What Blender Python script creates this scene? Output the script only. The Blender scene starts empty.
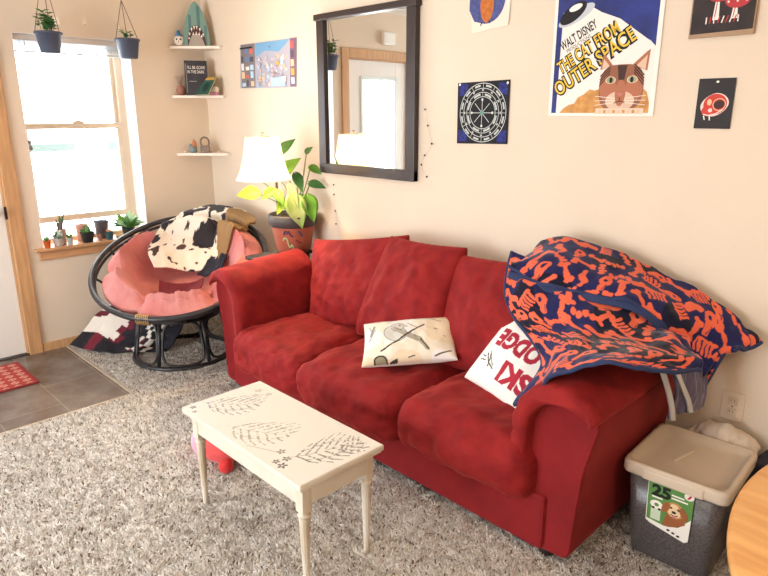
import bpy, bmesh, math, random
import numpy as np
from mathutils import Vector, Matrix, Euler, geometry
PI = math.pi
random.seed(4)
SC = bpy.context.scene
COL = SC.collection

# ------------------------------------------------------------------ noise
def _hash(ix, iy, iz):
    n = (ix.astype(np.int64) * 374761393 + iy.astype(np.int64) * 668265263 + iz.astype(np.int64) * 2147483647) & 0xffffffff
    n = ((n ^ (n >> 13)) * 1274126177) & 0xffffffff
    n = n ^ (n >> 16)
    return (n & 0xffff) / 32767.5 - 1.0
def vnoise(x, y, z=0.0):
    x, y, z = np.broadcast_arrays(np.asarray(x, float), np.asarray(y, float), np.asarray(z, float))
    ix, iy, iz = np.floor(x), np.floor(y), np.floor(z)
    fx, fy, fz = x - ix, y - iy, z - iz
    fx, fy, fz = [t * t * (3 - 2 * t) for t in (fx, fy, fz)]
    o = 0
    for a in (0, 1):
        for b in (0, 1):
            for c in (0, 1):
                o = o + _hash(ix + a, iy + b, iz + c) * (fx if a else 1 - fx) * (fy if b else 1 - fy) * (fz if c else 1 - fz)
    return o
def fbm(x, y, z=0.0, oct=3):
    o, a, s = 0, 1.0, 1.0
    for k in range(oct):
        o = o + a * vnoise(np.asarray(x) * s + 17.3 * k, np.asarray(y) * s + 5.1 * k, np.asarray(z) * s)
        a *= .5; s *= 2.03
    return o

# ------------------------------------------------------------------ materials
def lin(c):
    return tuple(((v / 255) / 12.92 if v / 255 <= .04045 else ((v / 255 + .055) / 1.055) ** 2.4) for v in c)
MATS = {}
def M(name, rgb, rough=.6, metal=0, var=0.0, scale=8, bump=0.0, bscale=60, sheen=0.0, attr=False, stretch=None,
      trans=0.0, alpha=1.0, emit=0.0, emit_rgb=None, coat=0.0, rgb2=None, spec=.5, sheen_tint=None):
    """procedural principled material; rgb are sRGB 0-255"""
    if name in MATS: return MATS[name]
    m = bpy.data.materials.new(name); m.use_nodes = True
    nt = m.node_tree; N = nt.nodes; L = nt.links
    b = N['Principled BSDF']
    base = lin(rgb) + (1,)
    b.inputs['Base Color'].default_value = base
    b.inputs['Roughness'].default_value = rough
    b.inputs['Metallic'].default_value = metal
    b.inputs['Specular IOR Level'].default_value = spec
    if sheen:
        b.inputs['Sheen Weight'].default_value = sheen
        b.inputs['Sheen Roughness'].default_value = .4
        if sheen_tint: b.inputs['Sheen Tint'].default_value = lin(sheen_tint) + (1,)
    if trans: b.inputs['Transmission Weight'].default_value = trans
    if alpha < 1: b.inputs['Alpha'].default_value = alpha
    if coat: b.inputs['Coat Weight'].default_value = coat
    if emit:
        b.inputs['Emission Color'].default_value = lin(emit_rgb or rgb) + (1,)
        b.inputs['Emission Strength'].default_value = emit
    tc = N.new('ShaderNodeTexCoord')
    src = tc.outputs['Object']
    if stretch:
        mp = N.new('ShaderNodeMapping'); mp.inputs['Scale'].default_value = stretch
        L.new(src, mp.inputs['Vector']); src = mp.outputs['Vector']
    if attr:
        at = N.new('ShaderNodeAttribute'); at.attribute_name = 'Col'
        col = at.outputs['Color']
    else:
        col = None
    if var or rgb2:
        nz = N.new('ShaderNodeTexNoise'); nz.inputs['Scale'].default_value = scale; nz.inputs['Detail'].default_value = 4
        L.new(src, nz.inputs['Vector'])
        mx = N.new('ShaderNodeMix'); mx.data_type = 'RGBA'
        rp = N.new('ShaderNodeValToRGB'); rp.color_ramp.elements[0].position = .35; rp.color_ramp.elements[1].position = .65
        L.new(nz.outputs['Fac'], rp.inputs['Fac'])
        L.new(rp.outputs['Color'], mx.inputs['Factor'])
        if attr:
            mx.blend_type = 'MULTIPLY'; mx.inputs['Factor'].default_value = var
            for l in list(mx.inputs['Factor'].links): L.remove(l)
            L.new(col, mx.inputs[6]); L.new(rp.outputs['Color'], mx.inputs[7])
        else:
            c2 = lin(rgb2) if rgb2 else tuple(v * (1 - var) for v in base[:3])
            mx.inputs[6].default_value = base; mx.inputs[7].default_value = tuple(c2) + (1,)
        col = mx.outputs[2]
    if col is not None: L.new(col, b.inputs['Base Color'])
    if bump:
        nb = N.new('ShaderNodeTexNoise'); nb.inputs['Scale'].default_value = bscale; nb.inputs['Detail'].default_value = 3
        L.new(src, nb.inputs['Vector'])
        bp = N.new('ShaderNodeBump'); bp.inputs['Strength'].default_value = bump; bp.inputs['Distance'].default_value = .01
        L.new(nb.outputs['Fac'], bp.inputs['Height']); L.new(bp.outputs['Normal'], b.inputs['Normal'])
    MATS[name] = m
    return m

# ------------------------------------------------------------------ object helpers
def tag(o, label=None, cat=None, group=None, kind=None):
    if label: o['label'] = label
    if cat: o['category'] = cat
    if group: o['group'] = group
    if kind: o['kind'] = kind
    return o
def thing(name, label, cat, loc=(0, 0, 0), rz=0, group=None):
    o = bpy.data.objects.new(name, None); COL.objects.link(o)
    o.location = loc; o.rotation_euler = (0, 0, rz); o.empty_display_size = .05
    return tag(o, label, cat, group)
def mk(name, V, F, mats, parent=None, smooth=True, mi=None, col=None, loc=None, rot=None):
    me = bpy.data.meshes.new(name)
    me.from_pydata([tuple(map(float, v)) for v in V], [], [tuple(int(i) for i in f) for f in F])
    if not isinstance(mats, (list, tuple)): mats = [mats]
    for m in mats: me.materials.append(m)
    if mi is not None: me.polygons.foreach_set('material_index', np.asarray(mi, np.int32))
    me.polygons.foreach_set('use_smooth', np.full(len(me.polygons), bool(smooth)))
    if col is not None:
        a = me.color_attributes.new('Col', 'FLOAT_COLOR', 'POINT')
        c = np.ones((len(me.vertices), 4), np.float32); c[:, :3] = col
        a.data.foreach_set('color', c.ravel())
    me.update()
    o = bpy.data.objects.new(name, me); COL.objects.link(o)
    if parent: o.parent = parent
    if loc is not None: o.location = loc
    if rot is not None: o.rotation_euler = rot
    return o

class MB:
    """collects shapes, builds ONE mesh object"""
    def __init__(s): s.V = []; s.F = []; s.mi = []; s.m = 0; s.sm = []
    def add(s, V, F, smooth=True, T=None):
        k = len(s.V)
        for v in V:
            v = Vector(v)
            s.V.append(tuple(T @ v) if T is not None else tuple(v))
        for f in F:
            s.F.append(tuple(i + k for i in f)); s.mi.append(s.m); s.sm.append(smooth)
        return s
    def mat(s, i): s.m = i; return s
    def box(s, a, b, bev=.003, T=None, seg=2):
        bm = bmesh.new(); bmesh.ops.create_cube(bm, size=1)
        c = [(a[i] + b[i]) / 2 for i in range(3)]; d = [abs(b[i] - a[i]) for i in range(3)]
        for v in bm.verts: v.co = Vector((c[i] + v.co[i] * d[i] for i in range(3)))
        bev = min(bev, min(d) * .45)
        if bev > 0: bmesh.ops.bevel(bm, geom=list(bm.edges), offset=bev, segments=seg, affect='EDGES', profile=.5)
        bm.verts.index_update()
        s.add([v.co.copy() for v in bm.verts], [[v.index for v in f.verts] for f in bm.faces], False, T); bm.free(); return s
    def tube(s, pts, r, n=10, closed=False, T=None, cap=True):
        P = [Vector(p) for p in pts]; m = len(P); R = r if isinstance(r, (list, tuple)) else [r] * m
        V = []; F = []; up = None
        for i in range(m):
            if closed: t = P[(i + 1) % m] - P[i - 1]
            else: t = P[min(i + 1, m - 1)] - P[max(i - 1, 0)]
            t.normalize()
            if up is None: up = t.orthogonal().normalized()
            up = (up - t * up.dot(t))
            up = up.normalized() if up.length > 1e-6 else t.orthogonal().normalized()
            w = t.cross(up)
            for k in range(n):
                a = 2 * PI * k / n
                V.append(P[i] + (up * math.cos(a) + w * math.sin(a)) * R[i])
        for i in range(m if closed else m - 1):
            j = (i + 1) % m
            for k in range(n):
                F.append((i * n + k, i * n + (k + 1) % n, j * n + (k + 1) % n, j * n + k))
        if not closed and cap:
            F.append(tuple(range(n - 1, -1, -1))); F.append(tuple((m - 1) * n + k for k in range(n)))
        return s.add(V, F, True, T)
    def lathe(s, prof, n=24, T=None, flute=0, fl=(0, 0)):
        V = []; F = []; m = len(prof)
        for i, (r, z) in enumerate(prof):
            for k in range(n):
                a = 2 * PI * k / n; rr = r
                if flute and fl[0] <= z <= fl[1]: rr = r * (1 - .12 * (.5 + .5 * math.cos(flute * a)))
                V.append((rr * math.cos(a), rr * math.sin(a), z))
        for i in range(m - 1):
            for k in range(n): F.append((i * n + k, i * n + (k + 1) % n, (i + 1) * n + (k + 1) % n, (i + 1) * n + k))
        F.append(tuple(range(n - 1, -1, -1))); F.append(tuple((m - 1) * n + k for k in range(n)))
        return s.add(V, F, True, T)
    def ball(s, c, r, n=14, T=None):
        r = r if isinstance(r, (tuple, list)) else (r, r, r)
        bm = bmesh.new(); bmesh.ops.create_uvsphere(bm, u_segments=n, v_segments=max(6, n // 2), radius=1); bm.verts.index_update()
        s.add([(c[0] + v.co.x * r[0], c[1] + v.co.y * r[1], c[2] + v.co.z * r[2]) for v in bm.verts], [[v.index for v in f.verts] for f in bm.faces], True, T); bm.free(); return s
    def prism(s, poly, h, T=None, z0=0.0):
        """2-D polygon extruded z0..z0+h"""
        n = len(poly); tri = geometry.tessellate_polygon([[Vector((p[0], p[1], 0)) for p in poly]])
        V = [(p[0], p[1], z0) for p in poly] + [(p[0], p[1], z0 + h) for p in poly]
        F = [(t[2], t[1], t[0]) for t in tri] + [(t[0] + n, t[1] + n, t[2] + n) for t in tri]
        F += [(i, (i + 1) % n, (i + 1) % n + n, i + n) for i in range(n)]
        return s.add(V, F, False, T)
    def build(s, name, mats, parent=None, loc=None, rot=None):
        o = mk(name, s.V, s.F, mats, parent, True, s.mi, loc=loc, rot=rot)
        o.data.polygons.foreach_set('use_smooth', np.array(s.sm, bool))
        bm = bmesh.new(); bm.from_mesh(o.data); bmesh.ops.recalc_face_normals(bm, faces=bm.faces); bm.to_mesh(o.data); bm.free()
        return o
def TR(loc=(0, 0, 0), rot=(0, 0, 0), sc=(1, 1, 1)):
    return Matrix.Translation(loc) @ Euler(rot).to_matrix().to_4x4() @ Matrix.Diagonal(tuple(sc) + (1,))

# grids -------------------------------------------------------------
def gridF(nu, nv, off=0, wrap=False):
    F = []
    for j in range(nv - 1):
        for i in range(nu if wrap else nu - 1):
            a = j * nu + i; b = j * nu + (i + 1) % nu
            F.append((off + a, off + b, off + b + nu, off + a + nu))
    return F
def crom(P, t):
    """Catmull-Rom through rows of P (n,...) at parameters t in 0..n-1"""
    n = len(P); i = np.clip(np.floor(t).astype(int), 0, n - 2); f = (t - i).reshape((-1,) + (1,) * (P.ndim - 1))
    Pe = np.concatenate([(2 * P[0] - P[1])[None], P, (2 * P[-1] - P[-2])[None]])
    a, b, c, d = Pe[i], Pe[i + 1], Pe[i + 2], Pe[i + 3]
    return .5 * ((2 * b) + (c - a) * f + (2 * a - 5 * b + 4 * c - d) * f ** 2 + (3 * b - a - 3 * c + d) * f ** 3)
def normals(P):
    du = np.gradient(P, axis=1); dv = np.gradient(P, axis=0)
    n = np.cross(du, dv); return n / (np.linalg.norm(n, axis=-1, keepdims=True) + 1e-9)
def surf(ctrl, res=.004, fold=0.006, fscale=14, seed=0.0):
    C = np.array(ctrl, float)
    Lu = np.linalg.norm(np.diff(C, axis=1), axis=-1).sum(1).max(); Lv = np.linalg.norm(np.diff(C, axis=0), axis=-1).sum(0).max()
    nu = max(8, int(Lu / res)); nv = max(8, int(Lv / res))
    A = crom(C, np.linspace(0, len(C) - 1, nv))
    B = crom(np.swapaxes(A, 0, 1), np.linspace(0, C.shape[1] - 1, nu)); P = np.swapaxes(B, 0, 1)
    u = np.linspace(0, Lu, nu)[None, :].repeat(nv, 0); v = np.linspace(0, Lv, nv)[:, None].repeat(nu, 1)
    du_ = np.linalg.norm(np.diff(P, axis=1), axis=-1); dv_ = np.linalg.norm(np.diff(P, axis=0), axis=-1)
    ua = np.concatenate([np.zeros((nv, 1)), np.cumsum(du_, 1)], 1); va = np.concatenate([np.zeros((1, nu)), np.cumsum(dv_, 0)], 0)
    if fold:
        h = fold * fbm(u * fscale + seed, v * fscale * .6 + seed * 2, seed, 3)
        P = P + normals(P) * h[..., None]
    return P, ua, va
def sheet(name, ctrl, mat, parent=None, res=.004, fold=.006, fscale=14, seed=0.0, thick=.008, pattern=None, off=0.0, post=None):
    P, u, v = surf(ctrl, res, fold, fscale, seed)
    nv, nu = u.shape
    N = normals(P)
    if off: P = P + N * off
    if post: P = post(P); N = normals(P)
    V = np.concatenate([P.reshape(-1, 3), (P - N * thick).reshape(-1, 3)])
    n = nu * nv
    F = gridF(nu, nv) + [tuple(reversed(f)) for f in gridF(nu, nv, n)]
    ring = [i for i in range(nu)] + [j * nu + nu - 1 for j in range(1, nv)] + [(nv - 1) * nu + i for i in range(nu - 2, -1, -1)] + [j * nu for j in range(nv - 2, 0, -1)]
    for k in range(len(ring)):
        a, b = ring[k], ring[(k + 1) % len(ring)]
        F.append((b, a, a + n, b + n))
    col = None
    if pattern is not None:
        c = pattern(u.ravel(), v.ravel()); col = np.concatenate([c, c])
    return mk(name, V, F, mat, parent, True, col=col)

def pillow_pts(w, h, t, n=60, pinch=.06, ex=.42, seed=0, wr=.004):
    g = np.sin(np.linspace(-1, 1, n) * PI / 2)
    u, v = np.meshgrid(g, g)
    x = w / 2 * u * (1 - pinch * (1 - v * v)); y = h / 2 * v * (1 - pinch * (1 - u * u))
    T = t / 2 * np.maximum(0, (1 - u * u) * (1 - v * v)) ** ex
    e = np.maximum(0, (1 - u ** 2) * (1 - v ** 2)) ** .3
    top = np.stack([x, y, T + wr * e * fbm(x * 16 + seed, y * 16, seed, 3)], -1)
    bot = np.stack([x, y, -T + wr * e * fbm(x * 16 - seed, y * 16 + 9, seed, 3)], -1)
    return top, bot
def pillow(name, w, h, t, mat, parent=None, n=60, pinch=.06, ex=.42, seed=0, wr=.004, pattern=None, loc=None, rot=None, mat4=None, sag=0, taper=0):
    top, bot = pillow_pts(w, h, t, n, pinch, ex, seed, wr)
    if taper:
        for P in (top, bot): P[..., 0] *= 1 - taper * P[..., 1] / (h / 2)
    if sag:
        for P in (top, bot):
            yy = P[..., 1] / (h / 2)
            P[..., 2] *= 1 + sag * (-yy)
    V = np.concatenate([top.reshape(-1, 3), bot.reshape(-1, 3)])
    F = gridF(n, n) + [tuple(reversed(f)) for f in gridF(n, n, n * n)]
    col = None
    if pattern is not None:
        c = pattern(top[..., 0].ravel(), top[..., 1].ravel())
        back = np.tile(np.array(lin((236, 230, 220))), (n * n, 1)); col = np.concatenate([c, back])
    o = mk(name, V, F, mat, parent, True, col=col, loc=loc, rot=rot)
    bm = bmesh.new(); bm.from_mesh(o.data); bmesh.ops.remove_doubles(bm, verts=bm.verts, dist=1e-5); bm.to_mesh(o.data); bm.free()
    if mat4 is not None: o.matrix_local = mat4
    return o
_cg = {}
def cube_grid(n):
    if n not in _cg:
        bm = bmesh.new(); bmesh.ops.create_cube(bm, size=2); bmesh.ops.subdivide_edges(bm, edges=list(bm.edges), cuts=n, use_grid_fill=True)
        bm.verts.index_update()
        _cg[n] = (np.array([v.co[:] for v in bm.verts]), [[v.index for v in f.verts] for f in bm.faces]); bm.free()
    return _cg[n]
def cushion(name, a, b, mat, parent, r=.06, crown=.03, n=34, wr=.008, seed=0, bulge=.02, ws=9):
    """rounded-box cushion between corners a and b, crowned top"""
    p, F = cube_grid(n)
    h = np.array([(b[i] - a[i]) / 2 for i in range(3)]); c = np.array([(b[i] + a[i]) / 2 for i in range(3)])
    ps = np.sin(p * PI / 2) * .35 + p * .65
    q = ps * h; inner = np.clip(q, -(h - r), h - r); d = q - inner
    L = np.linalg.norm(d, axis=1, keepdims=True); out = inner + d / np.maximum(L, 1e-9) * np.minimum(r, L * 1.0 + 0) if False else inner + d / np.maximum(L, 1e-9) * r
    x, y, z = (out / h).T
    out[:, 2] += crown * np.maximum(0, 1 - x ** 2) ** .6 * np.maximum(0, 1 - y ** 2) ** .6 * (z > 0) * np.clip(z, 0, 1)
    out[:, 1] += -bulge * (1 - x ** 2) * (1 - z ** 2) * (y < 0)
    out[:, 0] += bulge * .5 * np.sign(x) * np.maximum(0, (1 - y ** 2)) * np.maximum(0, (1 - z ** 2)) * (abs(x) > .9)
    nrm = d / np.maximum(L, 1e-9)
    w = fbm(out[:, 0] * ws + seed, out[:, 1] * ws * .8 + seed * 3, out[:, 2] * ws * 1.3, 3)
    out = out + nrm * (w * wr)[:, None]
    return mk(name, out + c, F, mat, parent, True)

# 2-D sdf helpers ------------------------------------------------------
def sd_caps(X, Y, a, b, r):
    pa = np.stack([X - a[0], Y - a[1]], -1); ba = np.array([b[0] - a[0], b[1] - a[1]])
    t = np.clip((pa @ ba) / (ba @ ba + 1e-12), 0, 1)
    return np.linalg.norm(pa - t[..., None] * ba, axis=-1) - r
def sd_path(X, Y, pts, r):
    o = np.full(np.shape(X), 9.0)
    R = r if isinstance(r, (list, tuple)) else [r] * len(pts)
    for i in range(len(pts) - 1): o = np.minimum(o, sd_caps(X, Y, pts[i], pts[i + 1], (R[i] + R[i + 1]) / 2))
    return o
def sd_ell(X, Y, c, a, b, rot=0):
    ca, sa = math.cos(rot), math.sin(rot); x = (X - c[0]) * ca + (Y - c[1]) * sa; y = -(X - c[0]) * sa + (Y - c[1]) * ca
    return (np.sqrt((x / a) ** 2 + (y / b) ** 2) - 1) * min(a, b)
def in_tris(X, Y, tris):
    m = np.zeros(X.shape, bool)
    for a, b, c in tris:
        lo = np.minimum(np.minimum(a, b), c); hi = np.maximum(np.maximum(a, b), c)
        k = np.nonzero((X >= lo[0]) & (X <= hi[0]) & (Y >= lo[1]) & (Y <= hi[1]))[0]
        if not len(k): continue
        x, y = X[k], Y[k]
        d1 = (x - b[0]) * (a[1] - b[1]) - (a[0] - b[0]) * (y - b[1]); d2 = (x - c[0]) * (b[1] - c[1]) - (b[0] - c[0]) * (y - c[1]); d3 = (x - a[0]) * (c[1] - a[1]) - (c[0] - a[0]) * (y - a[1])
        ins = ~(((d1 < 0) | (d2 < 0) | (d3 < 0)) & ((d1 > 0) | (d2 > 0) | (d3 > 0)))
        m[k[ins]] = True
    return m
def text_tris(s, size=1.0, bold=0.0, shear=0.0, width=None, space=1.0):
    """triangles of a text line, baseline at y=0, x from 0; optional fit width"""
    cu = bpy.data.curves.new('t', 'FONT'); cu.body = s; cu.size = size; cu.offset = bold; cu.shear = shear; cu.resolution_u = 3; cu.space_character = space
    o = bpy.data.objects.new('t', cu); COL.objects.link(o)
    dg = bpy.context.evaluated_depsgraph_get(); me = o.evaluated_get(dg).to_mesh()
    me.calc_loop_triangles()
    v = np.array([x.co[:2] for x in me.vertices]); t = np.array([x.vertices[:] for x in me.loop_triangles])
    o.evaluated_get(dg).to_mesh_clear(); bpy.data.objects.remove(o); bpy.data.curves.remove(cu)
    v = v - np.array([v[:, 0].min(), 0])
    if width: v[:, 0] *= width / v[:, 0].max()
    return v[t]
class Art:
    """flat artwork: coloured polygons stacked on a thin sheet; local x right, y up, z out of the wall"""
    def __init__(s): s.b = MB(); s.mats = []; s.z = 0
    def mi(s, m):
        if m not in s.mats: s.mats.append(m)
        return s.mats.index(m)
    def base(s, poly, m, t=.0012):
        s.b.mat(s.mi(m)); s.b.prism(poly, t); s.z = t; return s
    def up(s, d=.00006): s.z += d; return s
    def poly(s, pts, m):
        s.up(); s.b.mat(s.mi(m)); tri = geometry.tessellate_polygon([[Vector((p[0], p[1], 0)) for p in pts]])
        s.b.add([(p[0], p[1], s.z) for p in pts], [t for t in tri], False); return s
    def tris(s, T, m):
        s.up(); s.b.mat(s.mi(m)); V = np.asarray(T).reshape(-1, 2)
        s.b.add([(p[0], p[1], s.z) for p in V], [(3 * i, 3 * i + 1, 3 * i + 2) for i in range(len(V) // 3)], False); return s
    def disc(s, c, a, b=None, m=None, rot=0, n=28, a0=0, a1=2 * PI):
        b = b or a; P = []
        for k in range(n if a1 - a0 > 6.2 else n + 1):
            t = a0 + (a1 - a0) * k / n; x, y = a * math.cos(t), b * math.sin(t)
            P.append((c[0] + x * math.cos(rot) - y * math.sin(rot), c[1] + x * math.sin(rot) + y * math.cos(rot)))
        return s.poly(P, m)
    def ring(s, c, r0, r1, m, a0=0, a1=2 * PI, n=40, sy=1.0):
        s.up(); s.b.mat(s.mi(m)); V = []; F = []
        for k in range(n + 1):
            t = a0 + (a1 - a0) * k / n
            V += [(c[0] + r0 * math.cos(t), c[1] + sy * r0 * math.sin(t), s.z), (c[0] + r1 * math.cos(t), c[1] + sy * r1 * math.sin(t), s.z)]
        F = [(2 * k, 2 * k + 1, 2 * k + 3, 2 * k + 2) for k in range(n)]
        s.b.add(V, F, False); return s
    def line(s, pts, w, m):
        for i in range(len(pts) - 1):
            a = Vector(pts[i]); b = Vector(pts[i + 1]); d = (b - a); nrm = Vector((-d.y, d.x)).normalized() * w / 2
            e = d.normalized() * w * .3
            s.poly([tuple(a - nrm - e), tuple(b - nrm + e), tuple(b + nrm + e), tuple(a + nrm - e)], m); s.z -= .00005
        s.up(.00005); return s
    def build(s, name, label, cat, loc, rot=(PI / 2, 0, 0), group=None, parent=None):
        o = s.b.build(name, s.mats, parent, loc=loc, rot=rot)
        if label: tag(o, label, cat, group)
        return o
def xf(T, ang=0, sx=1, sy=1, off=(0, 0)):
    T = np.asarray(T) * np.array([sx, sy]); c, s_ = math.cos(ang), math.sin(ang)
    return T @ np.array([[c, s_], [-s_, c]]) + np.array(off)

# ------------------------------------------------------------------ materials list
wallm = M('wall_paint', (228, 211, 190), .85, var=.03, scale=2.5, bump=.12, bscale=140)
ceilm = M('ceiling_paint', (240, 236, 228), .9, bump=.2, bscale=90)
wood = M('oak_trim', (212, 164, 116), .45, var=.22, scale=5, stretch=(9, 9, .9))
woodh = M('oak_sill', (206, 156, 112), .45, var=.25, scale=5, stretch=(9, .9, 9))
vinylw = M('window_vinyl', (222, 205, 182), .45)
whitep = M('white_paint', (240, 238, 232), .45)
doorp = M('door_paint', (238, 234, 228), .4)
glass = None
def glass_mat():
    m = bpy.data.materials.new('clear_glass'); m.use_nodes = True; nt = m.node_tree; nt.nodes.clear()
    o = nt.nodes.new('ShaderNodeOutputMaterial'); t = nt.nodes.new('ShaderNodeBsdfTransparent'); g = nt.nodes.new('ShaderNodeBsdfGlossy')
    g.inputs['Roughness'].default_value = .02; mx = nt.nodes.new('ShaderNodeMixShader'); f = nt.nodes.new('ShaderNodeFresnel'); f.inputs['IOR'].default_value = 1.3
    nt.links.new(f.outputs[0], mx.inputs[0]); nt.links.new(t.outputs[0], mx.inputs[1]); nt.links.new(g.outputs[0], mx.inputs[2]); nt.links.new(mx.outputs[0], o.inputs[0])
    return m
glass = glass_mat()
black = M('black_metal', (38, 36, 38), .4, metal=.3)
chrome = M('brushed_nickel', (190, 186, 180), .3, metal=1)

# ------------------------------------------------------------------ the room
def struct(name, mb, mats, label=None):
    o = mb.build(name, mats); o['kind'] = 'structure'
    if label: o['label'] = label
    return o
WY0, WY1, WZ0, WZ1 = -1.27, -.555, .70, 2.02
DY0, DY1, DZ = -2.215, -1.445, 2.03
RX, FY, CH = 6.3, -5.4, 2.44
b = MB()
b.box((-.24, WY1, 0), (0, .14, CH), 0).box((-.24, WY0, 0), (0, WY1, WZ0), 0).box((-.24, WY0, WZ1), (0, WY1, CH), 0)
b.box((-.24, DY1, 0), (0, WY0, CH), 0).box((-.24, DY0, DZ), (0, DY1, CH), 0).box((-.24, FY - .14, 0), (0, DY0, CH), 0)
struct('wall_left', b, wallm)
struct('wall_back', MB().box((0, 0, 0), (RX, .14, CH), 0), wallm)
struct('wall_right', MB().box((RX, FY - .14, 0), (RX + .14, .14, CH), 0), wallm)
b = MB().box((0, FY - .14, 0), (0.6, FY, CH), 0).box((3.2, FY - .14, 0), (RX, FY, CH), 0).box((0.6, FY - .14, 2.15), (3.2, FY, CH), 0)
struct('wall_front', b, wallm)
struct('ceiling', MB().box((-.24, FY - .14, CH), (RX + .14, .14, CH + .12), 0), ceilm)
# unseen patio door added behind the camera for fill daylight
b = MB()
for x in (0.6, 1.87, 3.13): b.box((x, FY - .1, 0), (x + .07, FY - .04, 2.15), .004)
b.box((0.6, FY - .1, 0), (3.2, FY - .04, .07), .004).box((0.6, FY - .1, 2.08), (3.2, FY - .04, 2.15), .004)
wf = struct('window_fill', b, whitep)
MB().box((.65, FY - .075, .05), (3.15, FY - .07, 2.1), 0).build('pane', glass, wf)

# floors: pile carpet as displaced tufts, vinyl entry
def carpet_part(x0, x1, y0, y1, res):
    xs = np.arange(x0, x1 + res / 2, res); ys = np.arange(y0, y1 + res / 2, res)
    X, Y = np.meshgrid(xs, ys)
    rng = np.random.default_rng(int(abs(x0 * 100) + abs(y0 * 10)))
    Xj = X + rng.uniform(-.35, .35, X.shape) * res; Yj = Y + rng.uniform(-.35, .35, X.shape) * res
    Xj[:, 0] = x0; Xj[:, -1] = x1; Yj[0] = y0; Yj[-1] = y1
    Z = .003 + .001 * vnoise(X * 52, Y * 52, 1) + 0 * X
    t = vnoise(X * 95, Y * 95, 4) * .45 + rng.uniform(-.6, .6, X.shape) + .15
    g = np.clip(.5 + .42 * t, 0, 1)[..., None]
    patch = (.5 + .5 * fbm(X * 1.1, Y * 1.1, 3, 2))[..., None]
    c = np.array(lin((146, 138, 130))) * (1 - g) + np.array(lin((226, 220, 212))) * g
    dark = (rng.uniform(0, 1, X.shape) < .06)[..., None]
    c = np.where(dark, np.array(lin((98, 84, 72))), c) * (.93 + .1 * patch)
    return np.stack([Xj, Yj, Z], -1).reshape(-1, 3), len(xs), len(ys), c.reshape(-1, 3)
VX, VY = 1.085, -1.215
V = []; F = []; CC = []
for (a, bb, c, d, r) in ((VX, 4.9, -2.6, VY, .0068), (0.0, 4.9, VY, 0.0, .0068), (VX, RX, FY, -2.6, .05), (4.9, RX, -2.6, 0, .05)):
    P, nx, ny, cc = carpet_part(a, bb, c, d, r)
    F += gridF(nx, ny, sum(len(v) for v in V)); V.append(P); CC.append(cc)
fl = mk('floor', np.concatenate(V), F, M('carpet_pile', (190, 178, 165), .95, attr=True, spec=.1), None, True, col=np.concatenate(CC))
fl['kind'] = 'structure'; fl['label'] = 'beige and brown flecked carpet covering the living room floor'
def pile():
    sp = .0074; rng = np.random.default_rng(5); pts = []
    for (a, bb, c, d) in ((VX + .012, 4.75, -2.45, VY), (0.016, 4.75, VY + .012, -.016)):
        X, Y = np.meshgrid(np.arange(a, bb, sp), np.arange(c, d, sp)); pts.append(np.stack([X.ravel(), Y.ravel()], -1))
    P = np.concatenate(pts); n = len(P); P = P + rng.uniform(-.4, .4, P.shape) * sp
    x, y = P.T
    ang = 2.2 * PI * vnoise(x * 34, y * 34, 2) + rng.uniform(-.9, .9, n)
    ln = (.0055 + .004 * np.abs(vnoise(x * 40, y * 40, 7))) * rng.uniform(.6, 1.3, n)
    hgt = .0125 + .004 * vnoise(x * 48, y * 48, 5) + rng.uniform(-.002, .002, n)
    w = .0036
    dx, dy = np.cos(ang), np.sin(ang); px, py = -dy, dx
    z0 = np.full(n, .002)
    V = np.stack([np.stack([x - px * w - dx * w, y - py * w - dy * w, z0], -1), np.stack([x + px * w - dx * w, y + py * w - dy * w, z0], -1), np.stack([x + dx * w * 1.2, y + dy * w * 1.2, z0], -1),
                  np.stack([x + dx * ln + px * w * .8, y + dy * ln + py * w * .8, hgt], -1), np.stack([x + dx * ln - px * w * .8, y + dy * ln - py * w * .8, hgt], -1)], 1)
    F = np.array([(0, 1, 3), (0, 3, 4), (1, 2, 3), (2, 0, 4), (2, 4, 3)])
    V = V.reshape(-1, 3); FI = (np.arange(n)[:, None, None] * 5 + F[None]).reshape(-1)
    me = bpy.data.meshes.new('carpet_pile'); me.vertices.add(len(V)); me.vertices.foreach_set('co', V.ravel().astype(np.float32))
    nf = n * 5; me.loops.add(nf * 3); me.loops.foreach_set('vertex_index', FI.astype(np.int32)); me.polygons.add(nf)
    me.polygons.foreach_set('loop_start', np.arange(0, nf * 3, 3, dtype=np.int32)); me.update(calc_edges=True)
    t = np.clip(rng.normal(.66, .25, n) + .22 * vnoise(x * 40, y * 40, 11), 0, 1)[:, None]
    c = np.array(lin((168, 158, 148))) * (1 - t) + np.array(lin((244, 239, 232))) * t
    c = np.where(rng.uniform(0, 1, (n, 1)) < .045, np.array(lin((124, 108, 94))), c)
    col = np.ones((n, 5, 4), np.float32); col[:, :, :3] = c[:, None]
    ca = me.color_attributes.new('Col', 'FLOAT_COLOR', 'POINT'); ca.data.foreach_set('color', col.ravel())
    me.materials.append(MATS['carpet_pile']); o = bpy.data.objects.new('pile', me); COL.objects.link(o); o.parent = fl; o['kind'] = 'stuff'
pile()
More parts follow.
